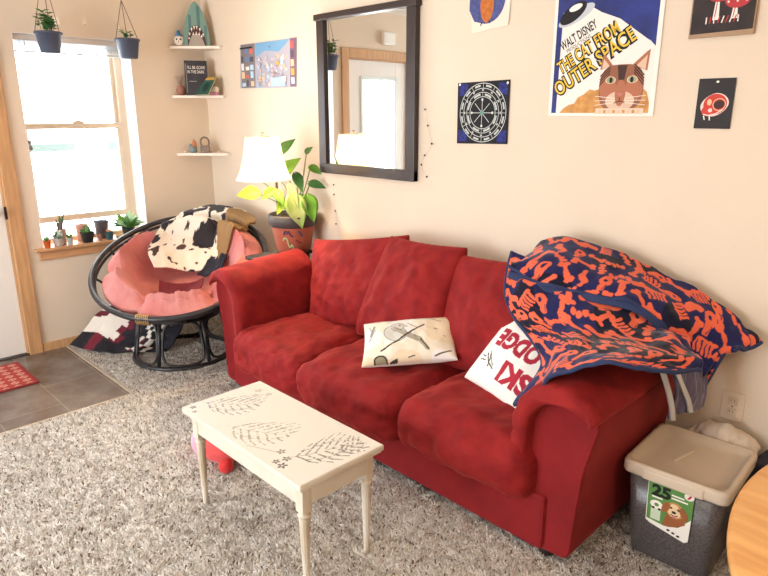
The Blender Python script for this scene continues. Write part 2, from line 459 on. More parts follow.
def vinyl_mat():
    m = bpy.data.materials.new('vinyl_tile'); m.use_nodes = True; nt = m.node_tree; N = nt.nodes; L = nt.links; bs = N['Principled BSDF']
    tc = N.new('ShaderNodeTexCoord'); br = N.new('ShaderNodeTexBrick')
    br.inputs['Scale'].default_value = 1.0; br.inputs['Brick Width'].default_value = .62; br.inputs['Row Height'].default_value = .31
    br.inputs['Mortar Size'].default_value = .003; br.inputs['Mortar Smooth'].default_value = .3
    br.inputs['Color1'].default_value = lin((118, 100, 86)) + (1,); br.inputs['Color2'].default_value = lin((84, 72, 66)) + (1,); br.inputs['Mortar'].default_value = lin((176, 165, 152)) + (1,)
    L.new(tc.outputs['Object'], br.inputs['Vector'])
    nz = N.new('ShaderNodeTexNoise'); nz.inputs['Scale'].default_value = 4; nz.inputs['Detail'].default_value = 8; nz.inputs['Roughness'].default_value = .65
    L.new(tc.outputs['Object'], nz.inputs['Vector'])
    rp = N.new('ShaderNodeValToRGB'); rp.color_ramp.elements[0].color = lin((88, 66, 52)) + (1,); rp.color_ramp.elements[1].color = lin((160, 150, 142)) + (1,)
    rp.color_ramp.elements[0].position = .3; rp.color_ramp.elements[1].position = .7
    L.new(nz.outputs['Fac'], rp.inputs['Fac'])
    mx = N.new('ShaderNodeMix'); mx.data_type = 'RGBA'; mx.inputs['Factor'].default_value = .62
    L.new(br.outputs['Color'], mx.inputs[6]); L.new(rp.outputs['Color'], mx.inputs[7]); L.new(mx.outputs[2], bs.inputs['Base Color'])
    bs.inputs['Roughness'].default_value = .22
    return m
struct('floor_entry', MB().box((0, FY, -.02), (VX, VY, .006), 0), vinyl_mat(), 'brown stone-look vinyl entry floor')
struct('floor_slab', MB().box((-.24, FY - .14, -.1), (RX + .14, .14, -.021), 0), M('slab', (120, 110, 100), .9))
strip = M('transition_strip', (196, 180, 160), .4, metal=.3)
struct('trim_1', MB().box((0, VY - .008, 0), (VX + .01, VY + .01, .012), .003).box((VX - .008, FY, 0), (VX + .01, VY, .012), .003), strip, 'thin strip between vinyl and carpet')

# baseboards
struct('baseboard_left', MB().box((0, DY1 + .085, 0), (.014, 0, .062), .003).box((0, FY, 0), (.014, DY0 - .08, .062), .003), wood)
struct('baseboard_back', MB().box((0.014, -.014, 0), (RX, 0, .062), .003), woodh)
# door trim
b = MB().box((0, DY1, 0), (.018, DY1 + .082, DZ + .08), .004).box((0, DY0 - .075, 0), (.018, DY0, DZ + .08), .004).box((0, DY0, DZ), (.018, DY1, DZ + .08), .004)
b.box((-.24, DY1 - .012, 0), (0, DY1, DZ), .002).box((-.24, DY0, 0), (0, DY0 + .012, DZ), .002).box((-.24, DY0, DZ - .012), (0, DY1, DZ), .002)
struct('trim_2', b, wood, 'oak casing around the entry door')
# entry door with glazed upper half
gy0, gy1, gz0, gz1 = -2.06, -1.62, .92, 1.86
y0, y1 = DY0 + .013, DY1 - .013
dm = M('door_panel', (236, 232, 226), .4)
b = MB().box((-.055, y0, .02), (-.012, gy0, DZ - .015), .002).box((-.055, gy1, .02), (-.012, y1, DZ - .015), .002)
b.box((-.055, gy0, .02), (-.012, gy1, gz0), .002).box((-.055, gy0, gz1), (-.012, gy1, DZ - .015), .002)
b.box((-.013, gy0 + .06, .2), (-.006, gy1 - .06, .75), .004)
door = struct('door_1', b, dm, 'white entry door with glazed upper half')
b = MB()
for (p, q) in (((gy0 - .02, gz0 - .02), (gy0 + .012, gz1 + .02)), ((gy1 - .012, gz0 - .02), (gy1 + .02, gz1 + .02)), ((gy0, gz0 - .02), (gy1, gz0 + .012)), ((gy0, gz1 - .012), (gy1, gz1 + .02))):
    b.box((-.012, p[0], p[1]), (-.002, q[0], q[1]), .004)
b.build('glass_frame', M('door_lite_frame', (226, 236, 236), .4), door)
MB().box((-.036, gy0, gz0), (-.03, gy1, gz1), 0).build('pane', glass, door)
MB().lathe([(.03, 0), (.03, .006), (.012, .01), (.012, .035), (.026, .045), (.03, .06), (.024, .072), (0.001, .074)], 20, TR((-.012, DY1 - .08, .95), (0, PI / 2, 0))).build('door_knob', chrome, door)
for z in (.3, 1.05, 1.8): MB().tube([(-.006, y0 - .004, z), (-.006, y0 - .004, z + .09)], .006).build('hinge', chrome, door)
MB().box((-.01, DY1 - .012, .91), (.001, DY1 + .002, .99), .001).build('strike_plate', black, door)
struct('door_sill', MB().box((-.17, DY0, 0), (.01, DY1, .016), .003), M('dark_threshold', (62, 54, 48), .5), 'dark threshold under the entry door')

# window
win = MB()
fx0, fx1 = -.225, -.165
win.box((fx0, WY0, WZ0), (fx1 + .004, WY0 + .035, WZ1), .003).box((fx0, WY1 - .05, WZ0), (fx1 + .004, WY1, WZ1), .003)
win.box((fx0, WY0, WZ1 - .04), (fx1 + .004, WY1, WZ1), .003).box((fx0, WY0, WZ0), (fx1 + .01, WY1, WZ0 + .03), .003)
W_ = struct('window_1', win, vinylw, 'single-hung window with tan vinyl frame')
b = MB()
sy0, sy1 = WY0 + .035, WY1 - .05
b.box((-.195, sy0, WZ0 + .14), (-.159, sy0 + .02, 1.49), .003).box((-.195, sy1 - .03, WZ0 + .14), (-.159, sy1, 1.49), .003)
b.box((-.195, sy0, WZ0 + .135), (-.157, sy1, WZ0 + .178), .003).box((-.195, sy0, 1.45), (-.155, sy1, 1.487), .003)
b.build('lower_sash', vinylw, W_)
MB().box((-.170, -.93, 1.487), (-.145, -.86, 1.502), .004).box((-.165, -.91, 1.5), (-.150, -.88, 1.508), .003).build('sash_lock', vinylw, W_)
b = MB().box((-.223, sy0, 1.47), (-.195, sy0 + .02, WZ1 - .04), .003).box((-.223, sy1 - .025, 1.47), (-.195, sy1, WZ1 - .04), .003).box((-.223, sy0, 1.46), (-.195, sy1, 1.485), .003)
b.build('upper_sash', vinylw, W_)
MB().box((-.179, sy0 + .01, WZ0 + .16), (-.175, sy1 - .02, 1.46), 0).build('pane', glass, W_)
MB().box((-.211, sy0 + .01, 1.47), (-.207, sy1 - .02, WZ1 - .03), 0).build('pane', glass, W_)
MB().ball((-.150, WY0 + .055, 1.37), (.014, .012, .016)).ball((-.150, WY0 + .058, 1.335), (.013, .012, .018)).build('tilt_latch', M('latch_grey', (140, 128, 120), .5), W_)
rev = M('reveal_white', (240, 238, 234), .7)
struct('trim_3', MB().box((-.165, WY1 - .004, WZ0), (.0, WY1 + .0, WZ1), 0).box((-.165, WY0, WZ1 - .003), (0, WY1, WZ1), 0).box((-.165, WY0, WZ0), (0, WY0 + .004, WZ1), 0), rev, 'white plaster reveal of the window')
b = MB().box((-.22, WY0, WZ0 - .02), (0, WY1, WZ0 + .002), .003).box((0, WY0 - .055, WZ0 - .02), (.045, WY1 + .05, WZ0 + .002), .006)
b.box((0, WY0 - .03, WZ0 - .078), (.018, WY1 + .03, WZ0 - .02), .004)
struct('trim_4', b, woodh, 'oak window sill and apron')

# raised blind
bl = thing('window_blind', 'raised white mini blind bunched at the top of the window', 'blind', (-.045, (WY0 + WY1) / 2, WZ1 - .05))
hw = (WY1 - WY0) / 2 - .012
MB().box((-.018, -hw, .012), (.02, hw, .047), .004).build('headrail', M('blind_rail', (214, 206, 196), .4), bl)
sl = M('blind_slat', (214, 222, 226), .45)
b = MB()
for k in range(10): b.box((-.014, -hw + .006, .008 - k * .0052), (.014, hw - .006, .0095 - k * .0052), .0006, TR(rot=(0, random.uniform(-.05, .05), 0)))
b.build('slats', sl, bl)
MB().box((-.012, -hw + .004, -.056), (.012, hw - .004, -.045), .003).build('bottom_rail', sl, bl)
MB().tube([(.018, -hw + .06, .02), (.022, -hw + .06, -.3)], .003).build('wand', M('clear_wand', (220, 224, 224), .2), bl)

# outside: pale railing beam seen through the lower sash
t = thing('porch_railing', 'pale green-grey porch railing beam outside the window', 'railing', (-1.5, -.45, 0))
pm = M('railing_paint', (66, 80, 78), .7)
MB().box((-.04, -.5, 1.235), (.04, -.04, 1.30), .004).build('beam', pm, t)
MB().box((-.04, .25, 1.235), (.04, .55, 1.30), .004).build('beam', pm, t)
for y in (-.48, .53): MB().box((-.045, y - .045, -.3), (.045, y + .045, 1.235), .004).build('post', pm, t)

# ------------------------------------------------------------------ sofa
red = M('red_microsuede', (147, 34, 33), .8, rgb2=(126, 25, 28), scale=13, bump=.15, bscale=140, sheen=.28, sheen_tint=(255, 120, 105), spec=.2)
darkred = M('red_microsuede_base', (138, 29, 32), .85, rgb2=(123, 23, 28), scale=6, bump=.1, bscale=220, sheen=.3, sheen_tint=(255, 120, 110), spec=.25)
def stain(src, name, c, r):
    m = src.copy(); m.name = name; nt = m.node_tree; N = nt.nodes; L = nt.links; bs = N['Principled BSDF']
    col = bs.inputs['Base Color'].links[0].from_socket; tc = N.new('ShaderNodeTexCoord'); mp = N.new('ShaderNodeMapping'); mp.vector_type = 'TEXTURE'
    mp.inputs['Location'].default_value = c; mp.inputs['Scale'].default_value = r; L.new(tc.outputs['Object'], mp.inputs['Vector'])
    ln = N.new('ShaderNodeVectorMath'); ln.operation = 'LENGTH'; L.new(mp.outputs['Vector'], ln.inputs[0])
    nz = N.new('ShaderNodeTexNoise'); nz.inputs['Scale'].default_value = 30; L.new(tc.outputs['Object'], nz.inputs['Vector'])
    ad = N.new('ShaderNodeMath'); ad.operation = 'ADD'; L.new(ln.outputs['Value'], ad.inputs[0]); L.new(nz.outputs['Fac'], ad.inputs[1])
    rp = N.new('ShaderNodeValToRGB'); rp.color_ramp.elements[0].position = .0; rp.color_ramp.elements[1].position = 1.0; rp.color_ramp.elements[0].color = (.75,) * 3 + (1,); rp.color_ramp.elements[1].color = (0, 0, 0, 1)
    e = rp.color_ramp.elements.new(.92); e.color = (.6, .6, .6, 1)
    hf = N.new('ShaderNodeMath'); hf.operation = 'MULTIPLY'; hf.inputs[1].default_value = .62; L.new(ad.outputs[0], hf.inputs[0]); L.new(hf.outputs[0], rp.inputs['Fac'])
    mx = N.new('ShaderNodeMix'); mx.data_type = 'RGBA'; L.new(rp.outputs['Color'], mx.inputs['Factor']); L.new(col, mx.inputs[6]); mx.inputs[7].default_value = lin((84, 24, 32)) + (1,)
    L.new(mx.outputs[2], bs.inputs['Base Color']); return m
redstain = stain(red, 'red_microsuede_stained', (.105, -.205, .45), (.065, .055, .3))
sofa = thing('sofa', 'red microsuede three-seat sofa with padded scroll arms against the wall', 'sofa', (2.47, -.40, 0))
SX, SY = 2.47, -.40
def wl(V): return [(v[0] - SX, v[1] - SY, v[2]) for v in V]
def loft(name, rings, mat, parent, off=True, wr=0, seed=0):
    R = np.array(rings, float); m, n, _ = R.shape
    if wr:
        V = R.reshape(-1, 3); w = wr * fbm(V[:, 0] * 9 + seed, V[:, 1] * 9, V[:, 2] * 9, 3)
        c = R.mean(1, keepdims=True); d = R - c; d[..., 1] = 0; d /= np.linalg.norm(d, axis=-1, keepdims=True) + 1e-6
        R = R + d * w.reshape(m, n, 1)
    V = R.reshape(-1, 3)
    F = gridF(n, m, 0, True) + [tuple(range(n - 1, -1, -1)), tuple((m - 1) * n + k for k in range(n))]
    if off: V = V - np.array([SX, SY, 0])
    o = mk(name, V, F, mat, parent, True)
    bm = bmesh.new(); bm.from_mesh(o.data); bmesh.ops.recalc_face_normals(bm, faces=bm.faces); bm.to_mesh(o.data); bm.free()
    return o
def resample(P, n):
    P = np.array(P + [P[0]], float); d = np.r_[0, np.cumsum(np.linalg.norm(np.diff(P, axis=0), axis=1))]
    t = np.linspace(0, d[-1], n, endpoint=False)
    return np.stack([np.interp(t, d, P[:, k]) for k in range(P.shape[1])], -1)
def smooth_loop(P, n, it=2):
    Q = resample(P, n)
    for _ in range(it): Q = (np.roll(Q, 1, 0) + 2 * Q + np.roll(Q, -1, 0)) / 4
    return Q
# frame: front rail, back
b = MB().box((1.44, -.765, .045), (3.47, -.70, .26), .012).box((1.44, -.74, .10), (3.47, -.10, .22), .01)
b.V = wl(b.V); b.build('base', darkred, sofa)
b = MB().box((1.42, -.14, .05), (3.50, -.03, .76), .03, seg=3); b.V = wl(b.V); b.build('back_frame', darkred, sofa)
def arm(s):
    # s=+1 right arm, -1 left ; u measured outward from inner face
    xi = 3.375 if s > 0 else 1.545
    def px(u): return xi + s * u
    body = [(0.0, .05), (.195, .05), (.20, .2), (.215, .38), (.245, .52), (.262, .60), (.235, .655), (.13, .68), (.04, .64), (0.0, .5), (0, .25)]
    q = smooth_loop(body, 64, 2)
    rings = []
    for (y, k) in ((-.748, .94), (-.757, .975), (-.752, 1), (-.72, 1), (-.5, 1), (-.3, 1), (-.06 if s > 0 else -.27, 1), (-.05 if s > 0 else -.26, .97)):
        c = np.array([.115, .36]); lift = (0.04 if s < 0 else .005) * (y + .75) / .7
        rr = c + (q - c) * (k if y < -.4 else k)
        rings.append([(px(u), y if k == 1 or y > -.4 else y, z + (lift if z > .4 else 0)) for u, z in rr])
    a = loft('arm', rings, darkred, sofa, wr=.004, seed=s)
    # pad: thick roll draped over the arm from the seat side to the outer edge
    outer = [(-.045, .36), (-.05, .45), (-.04, .55), (-.005, .645), (.06, .693), (.14, .708), (.215, .692), (.268, .648), (.278, .605)]
    inner = [(.252, .60), (.225, .625), (.14, .64), (.065, .615), (.03, .55), (.02, .45), (.02, .36)]
    q = smooth_loop(outer + inner, 72, 2)
    rings = []
    N = 40
    for i in range(N):
        y = -.80 + (.74 if s > 0 else .54) * i / (N - 1)
        e = min(1, (y + .80) / .05); k = .55 + .45 * math.sqrt(max(0, 1 - (1 - e) ** 2))
        lift = .02 * (s < 0) + (.05 if s < 0 else .006) * max(0, (y + .7) / .65)
        rr = []
        mid = .5 * (q + q[::-1])
        for j, (u, z) in enumerate(q):
            # shrink the section thickness towards the front edge
            cu = np.array([.115, .42]); d = np.array([u, z]) - cu; L = np.linalg.norm(d) + 1e-9
            sh = (1 - k) * .035
            isout = 1 if j < 72 * .56 else -.4
            u2, z2 = cu + d * (1 - isout * sh / L)
            pl = .0035 * math.sin(j * 1.35) * max(0, 1 - (y + .80) / .16) if isout > 0 else 0
            u2 += d[0] / L * pl; z2 += d[1] / L * pl
            rr.append((px(u2), y, z2 + lift * (1 if z > .5 else 0)))
        rings.append(rr)
    loft('arm_pad', rings, red, a, wr=.007, seed=3 + s)
    return a
for s in (-1, 1): arm(s)
# seat cushions
for i, (x0, x1, zb, zt) in enumerate(((1.545, 2.135, .185, .405), (2.14, 2.80, .20, .415), (2.81, 3.415, .23, .44))):
    y0 = (-.845, -.865, -.85)[i]
    cushion('seat_cushion', (x0 - SX, y0 - SY, zb), (x1 - SX, -.22 - SY, zt), red if i != 1 else redstain, sofa, r=.075, crown=.035, wr=.011, seed=i * 7 + 1, n=50, bulge=.03, ws=11)
# back cushions
def back_cush(xc, zc, w, h, t, tilt, yaw, roll, y, seed, taper=.0):
    Mx = Matrix.Translation((xc - SX, y - SY, zc)) @ Euler((PI / 2 - tilt, 0, 0)).to_matrix().to_4x4()
    Mx = Matrix.Translation((xc - SX, y - SY, zc)) @ Matrix.Rotation(yaw, 4, 'Z') @ Matrix.Rotation(PI / 2 - tilt, 4, 'X') @ Matrix.Rotation(roll, 4, 'Z')
    o = pillow('back_cushion', w, h, t, red, sofa, 64, .05, .32, seed, .013, sag=.25, taper=taper)
    o.matrix_local = Mx
    return o
back_cush(1.925, .635, .72, .52, .25, .20, .06, .16, -.235, 3)
back_cush(2.395, .678, .55, .55, .28, .38, 0, .02, -.285, 11, .10)
back_cush(2.91, .668, .62, .54, .25, .34, -.02, .07, -.275, 19, .03)
for x, y in ((1.50, -.70), (3.46, -.70), (1.50, -.12), (3.46, -.12)):
    b = MB().lathe([(.028, 0), (.034, .02), (.036, .05)], 14, TR((x - SX, y - SY, 0))); b.build('foot', M('dark_foot', (40, 30, 26), .5), sofa)

# ------------------------------------------------------------------ coffee table
tb = thing('coffee_table', 'small distressed white coffee table with grey fern stencils on the carpet', 'table', (2.66, -1.31, 0))
cream = M('cream_paint', (224, 217, 204), .5, rgb2=(214, 205, 188), scale=6)
hw, hd, TZ = .383, .183, .44
def fern(X, Y, c, ang, L, w, n=9, bend=.25):
    ca, sa = math.cos(ang), math.sin(ang); x = (X - c[0]) * ca + (Y - c[1]) * sa; y = -(X - c[0]) * sa + (Y - c[1]) * ca
    y = y - bend * x * x / L
    o = np.full(X.shape, 9.0)
    for k in range(n):
        t = (k + .4) / n
        wl_ = w * math.sin(PI * min(1, t * .78 + .2))
        for s in (1, -1):
            o = np.minimum(o, sd_path(x, y, [(L * t - .01, 0), (L * t + .18 * wl_, s * .35 * wl_), (L * t + .45 * wl_, s * .72 * wl_), (L * t + .85 * wl_, s * wl_)], [.0014, .0044, .004, .0008]))
            o = np.minimum(o, sd_path(x, y, [(L * t + .35 * wl_, s * .5 * wl_), (L * t + .6 * wl_, s * .52 * wl_)], [.0026, .0008]))
    o = np.minimum(o, sd_path(x, y, [(-.02, 0), (L, 0)], .0012))
    return o
rngT = np.random.default_rng(2)
def table_pat(X, Y):
    base = np.tile(np.array(lin((236, 232, 222))), (len(X), 1))
    def put(d, rgb, br=.55):
        nz = vnoise(X * 160, Y * 160, 2)
        m = (d < 0) & (nz < br)
        base[m] = np.array(lin(rgb))
    put(fern(X, Y, (-.345, -.09), .52, .21, .095, 7), (156, 160, 158), .3)
    put(fern(X, Y, (-.10, -.125), .32, .23, .095, 7), (172, 162, 148), .2)
    put(fern(X, Y, (.23, -.085), 1.05, .19, .09, 6), (136, 130, 122), .3)
    put(fern(X, Y, (.31, .04), 1.35, .10, .06, 4), (140, 134, 126), .3)
    for (cx, cy, s, rgb) in ((-.30, .12, 1, (190, 186, 176)), (-.24, .13, .8, (190, 186, 176)), (-.27, .085, .8, (186, 180, 170)), (.17, -.10, .9, (150, 140, 126)), (.22, -.115, .9, (112, 106, 98)), (.245, -.15, 1, (100, 94, 88)), (.21, -.15, .8, (110, 104, 96)), (-.35, -.15, .8, (110, 110, 106)), (-.31, -.165, .6, (130, 128, 122))):
        for k in range(5):
            a = k * 1.257 + cx * 9
            put(sd_ell(X, Y, (cx + .011 * s * math.cos(a), cy + .011 * s * math.sin(a)), .008 * s, .0045 * s, a), rgb, .7)
    put(sd_path(X, Y, [(.05, -.16), (.12, -.13), (.17, -.11)], .0015), (176, 168, 156), .9)
    return base
nx, ny = 380, 180
X, Y = np.meshgrid(np.linspace(-hw + .004, hw - .004, nx), np.linspace(-hd + .004, hd - .004, ny))
topm = M('stencilled_top', (240, 234, 222), .45, attr=True)
b = MB().box((-hw, -hd, TZ - .022), (hw, hd, TZ - .0006), .006, seg=3).box((-hw + .006, -hd + .006, TZ - .03), (hw - .006, hd - .006, TZ - .02), .004)
top = b.build('table_top', cream, tb)
mk('stencil', np.stack([X, Y, np.full(X.shape, TZ)], -1).reshape(-1, 3), gridF(nx, ny), topm, top, False, col=table_pat(X.ravel(), Y.ravel()))
b = MB(); i = .03
b.box((-hw + .04, -hd + i, TZ - .105), (hw - .04, -hd + i + .016, TZ - .024), .002).box((-hw + .04, hd - i - .016, TZ - .105), (hw - .04, hd - i, TZ - .024), .002)
b.box((-hw + i, -hd + .04, TZ - .105), (-hw + i + .016, hd - .04, TZ - .024), .002).box((hw - i - .016, -hd + .04, TZ - .105), (hw - i, hd - .04, TZ - .024), .002)
b.build('apron', cream, tb)
legm = M('cream_leg', (224, 217, 204), .5, rgb2=(196, 176, 148), scale=14, stretch=(1, 1, .25))
for sx in (-1, 1):
    for sy in (-1, 1):
        T = TR((sx * (hw - i - .016), sy * (hd - i - .016), 0))
        b = MB().box((-.019, -.019, TZ - .13), (.019, .019, TZ - .024), .002, T)
        b.lathe([(.009, 0), (.011, .004), (.0105, .03), (.018, TZ - .17), (.019, TZ - .16), (.016, TZ - .155), (.0215, TZ - .148), (.0215, TZ - .14), (.015, TZ - .135), (.015, TZ - .125)], 40, T, flute=10, fl=(.02, TZ - .165))
        b.build('leg', legm, tb)

# ------------------------------------------------------------------ papasan chair
pc = thing('papasan_chair', 'round black rattan papasan chair with pink cushion in the corner', 'chair', (.70, -.70, 0))
rat = M('black_rattan', (48, 46, 50), .38, rgb2=(30, 28, 30), scale=12)
nrm = Vector((.30, -.33, 1)).normalized()
RT = Matrix.Translation((0.0, .03, .625)) @ nrm.to_track_quat('Z', 'Y').to_matrix().to_4x4()
RR = .548
def circ(r, z, n=64): return [(r * math.cos(2 * PI * k / n), r * math.sin(2 * PI * k / n), z) for k in range(n)]
MB().tube(circ(RR, 0), .017, 12, True, RT).tube(circ(RR - .012, -.03), .010, 8, True, RT).build('rim', rat, pc)
def bowl(r): return -.30 * (1 - (r / RR) ** 2) ** .8 if r < RR else 0
b = MB()
for k in range(12):
    a = 2 * PI * (k + .5) / 12
    b.tube([((RR * f) * math.cos(a), (RR * f) * math.sin(a), bowl(RR * f) - .01) for f in (1, .97, .9, .8, .65, .5, .35)], .008, 8, False, RT)
b.tube(circ(RR * .62, bowl(RR * .62) - .012), .008, 8, True, RT).tube(circ(RR * .35, bowl(RR * .35) - .012), .009, 8, True, RT)
b.build('basket', rat, pc)
# cane wrapping on the front of the rim
fa = math.atan2(*(RT.to_3x3().inverted() @ Vector((.72, -.62, -.1))).yx) - .30
b = MB()
for k in range(7):
    a = fa + k * .022
    b.tube([((RR - .006) * math.cos(a) + .021 * math.cos(t) * math.cos(a), (RR - .006) * math.sin(a) + .021 * math.cos(t) * math.sin(a), -.012 + .034 * math.sin(t)) for t in np.linspace(0, 2 * PI, 12, endpoint=False)], .0035, 6, True, RT)
b.build('cane_binding', M('cane', (196, 160, 108), .5), pc)
# base
b = MB().tube(circ(.31, .018, 48), .015, 10, True).tube(circ(.255, .335, 48), .014, 10, True).tube(circ(.262, .305, 48), .009, 8, True)
b.build('base_ring', rat, pc)
for k in range(6):
    b = MB(); a0 = k * PI / 3 - .99; SPAN = PI / 3
    pts = []
    for (f, z) in ((.13, .05), (0.07, .10), (0.07, .2), (.11, .265), (.22, .295), (.5, .3), (.78, .295), (.89, .265), (.93, .2), (.93, .10), (.87, .05), (.74, .034), (.5, .03), (.26, .034)):
        a = a0 + f * SPAN; r = .31 - (z - .02) / .31 * .055 - .012
        pts.append((r * math.cos(a), r * math.sin(a), z))
    P = np.array(pts); P = np.concatenate([P, P[:1]]); P = crom(P, np.linspace(0, len(P) - 1, 70))[:-1]
    b.tube([tuple(p) for p in P], .009, 8, True)
    a = a0
    b.tube([(.305 * math.cos(a), .305 * math.sin(a), .02), (.25 * math.cos(a), .25 * math.sin(a), .335)], .012, 10)
    b.build('leg', rat, pc)
# cushion
pinkm = M('pink_cotton', (208, 140, 136), .85, rgb2=(196, 116, 112), scale=5, bump=.25, bscale=70, sheen=.4, sheen_tint=(255, 190, 180), spec=.2)
nu, nr = 220, 70
th = np.linspace(0, 2 * PI, nu, endpoint=False)
def cush_surface(top):
    rows = []
    for j in range(nr):
        s_ = j / (nr - 1)
        r = .50 * s_
        bz = np.array([bowl(min(r * 1.03, RR * .98))] * nu) + .02
        lob = np.abs(np.sin(th * 3 + PH)) 
        puff = 1 - (1 - lob) ** 3.2
        edge = math.sqrt(max(0, 1 - s_ ** 5))
        roll = math.exp(-((s_ - .80) / .17) ** 2)
        h = (.05 + .155 * roll * (.45 + .55 * puff)) * (edge if s_ > .8 else 1)
        h = h - .02 * math.exp(-((s_ - .42) / .07) ** 2) + .018 * math.exp(-((s_ - .2) / .14) ** 2)
        rr = r * (1 + .085 * (puff - .85) * s_ ** 3)
        x, y = rr * np.cos(th), rr * np.sin(th)
        if top:
            wr = .014 * roll * fbm(th * 7 / 1.0, s_ * 2.0, 3, 3) + .013 * roll * np.abs(vnoise(th * 17, s_ * 2.2, 6)) + .007 * s_ * np.abs(vnoise(th * 33, s_ * 3, 2)) + .008 * s_ * fbm(x * 12, y * 12, 3, 3)
            z = bz + h + wr * edge
        else: z = bz - .012 * edge
        rows.append(np.stack([x, y, z], -1))
    return np.array(rows)
PH = 2.57
A = cush_surface(True); B = cush_surface(False)
V = np.concatenate([A.reshape(-1, 3), B.reshape(-1, 3)]); n = nu * nr
CUSH_OFF = np.array([.025, -.02, .014]); V = V + CUSH_OFF
V = np.array([tuple(RT @ Vector(v)) for v in V])
F = gridF(nu, nr, 0, True) + [tuple(reversed(f)) for f in gridF(nu, nr, n, True)]
for i in range(nu): F.append(((nr - 1) * nu + i, (nr - 1) * nu + (i + 1) % nu, n + (nr - 1) * nu + (i + 1) % nu, n + (nr - 1) * nu + i))
cu = mk('cushion', V, F, pinkm, pc, True)
bm = bmesh.new(); bm.from_mesh(cu.data); bmesh.ops.remove_doubles(bm, verts=bm.verts, dist=1e-4); bmesh.ops.recalc_face_normals(bm, faces=bm.faces); bm.to_mesh(cu.data); bm.free()
for p in cu.data.polygons: p.use_smooth = True

# cow-print throw on the papasan
PCW = Matrix.Translation((.70, -.70, 0)) @ RT
PCI = PCW.inverted()
def rest_on_cushion(gap):
    def f(P):
        M3 = np.array(PCI); Q = P @ M3[:3, :3].T + M3[:3, 3] - CUSH_OFF
        th_i = np.round((np.arctan2(Q[..., 1], Q[..., 0]) % (2 * PI)) / (2 * PI) * nu).astype(int) % nu
        r = np.hypot(Q[..., 0], Q[..., 1]); rj = np.clip(r / .50 * (nr - 1), 0, nr - 1)
        j0 = np.floor(rj).astype(int); j1 = np.minimum(j0 + 1, nr - 1); f_ = rj - j0
        zc = A[j0, th_i, 2] * (1 - f_) + A[j1, th_i, 2] * f_
        zc = np.where(r > .49, np.maximum(zc, .04), zc)
        for _ in range(3): zc[1:-1, 1:-1] = (zc[:-2, 1:-1] + zc[2:, 1:-1] + zc[1:-1, :-2] + zc[1:-1, 2:] + 4 * zc[1:-1, 1:-1]) / 8
        Q[..., 2] = np.where(r < .60, np.maximum(Q[..., 2], zc + gap), Q[..., 2])
        Q = Q + CUSH_OFF; M4 = np.array(PCW); return Q @ M4[:3, :3].T + M4[:3, 3]
    return f
cowC = [[(0.358, -0.605, 0.82), (0.352, -0.435, 0.885), (0.403, -0.254, 0.89), (0.503, -0.122, 0.866), (0.637, -0.095, 0.805)],
  [(0.41, -0.685, 0.765), (0.405, -0.52, 0.80), (0.47, -0.351, 0.80), (0.56, -0.226, 0.78), (0.65, -0.184, 0.745)],
  [(0.497, -0.784, 0.69), (0.49, -0.622, 0.675), (0.545, -0.468, 0.66), (0.615, -0.367, 0.65), (0.69, -0.321, 0.665)],
  [(0.60, -0.80, 0.60), (0.60, -0.688, 0.57), (0.63, -0.575, 0.535), (0.68, -0.477, 0.535), (0.73, -0.427, 0.56)]]
def cow_pat(u, v):
    d = fbm(u * 6.5 + 3.2, v * 6.5 + 1.4, .5, 3) + .25 * fbm(u * 26, v * 26, 2, 2)
    sp = vnoise(u * 34, v * 34, 5)
    c = np.tile(np.array(lin((236, 226, 212))), (len(u), 1))
    c[sp > .72] = lin((70, 48, 40))
    br = fbm(u * 5, v * 5, 8, 2)[:, None]
    sc = np.where(br > .1, np.array(lin((84, 56, 46))), np.array(lin((38, 34, 40))))
    for (a_, b_, r_) in (((.50, .20), (.42, .30), .045), ((.56, .14), (.50, .22), .05), ((.38, .27), (.36, .31), .03), ((.05, .05), (.10, .09), .022), ((.22, .03), (.34, .05), .024), ((.40, .06), (.52, .04), .02), ((.22, .31), (.28, .33), .018), ((.42, .44), (.46, .47), .03)):
        d = np.maximum(d, .42 - (sd_path(u, v, [a_, b_], r_) + .02 * fbm(u * 18, v * 18, 4, 2)) * 20)
    m = d > .42
    c[m] = sc[m]
    return c
tag(sheet('cow_throw', cowC, M('cow_fleece', (230, 220, 205), .9, attr=True, bump=.2, bscale=120, sheen=.3), None, .005, .012, 7, 2.0, .010, cow_pat, 0, rest_on_cushion(.016)), 'cow-print fleece throw draped over the back of the papasan chair', 'blanket')
jk = [[(0.53, -0.17, 0.80), (0.605, -0.126, 0.785), (0.68, -0.10, 0.745), (0.742, -0.085, 0.695)],
  [(0.61, -0.31, 0.71), (0.66, -0.24, 0.72), (0.72, -0.181, 0.715), (0.783, -0.114, 0.665)],
  [(0.68, -0.39, 0.64), (0.695, -0.315, 0.65), (0.715, -0.241, 0.665), (0.755, -0.172, 0.65)],
  [(0.73, -0.413, 0.57), (0.74, -0.339, 0.585), (0.75, -0.264, 0.615), (0.755, -0.223, 0.63)]]
tag(sheet('jacket', jk, M('olive_cotton', (150, 116, 74), .85, var=.25, scale=6), None, .006, .014, 13, 5.0, .010, None, .012, rest_on_cushion(.028)), 'tan brown cotton garment heaped beside the cow-print throw', 'clothing')
dk = [[(.62, -.44, .62), (.69, -.40, .635), (.74, -.36, .665)], [(.67, -.50, .56), (.735, -.45, .585), (.78, -.40, .625)], [(.69, -.56, .525), (.76, -.52, .535), (.81, -.46, .575)]]
tag(sheet('scarf', dk, M('navy_scarf', (34, 38, 54), .85, var=.3, scale=30), None, .006, .01, 16, 9.0, .010, None, .02, rest_on_cushion(.016)), 'dark navy cloth tucked below the tan garment on the papasan chair', 'clothing')
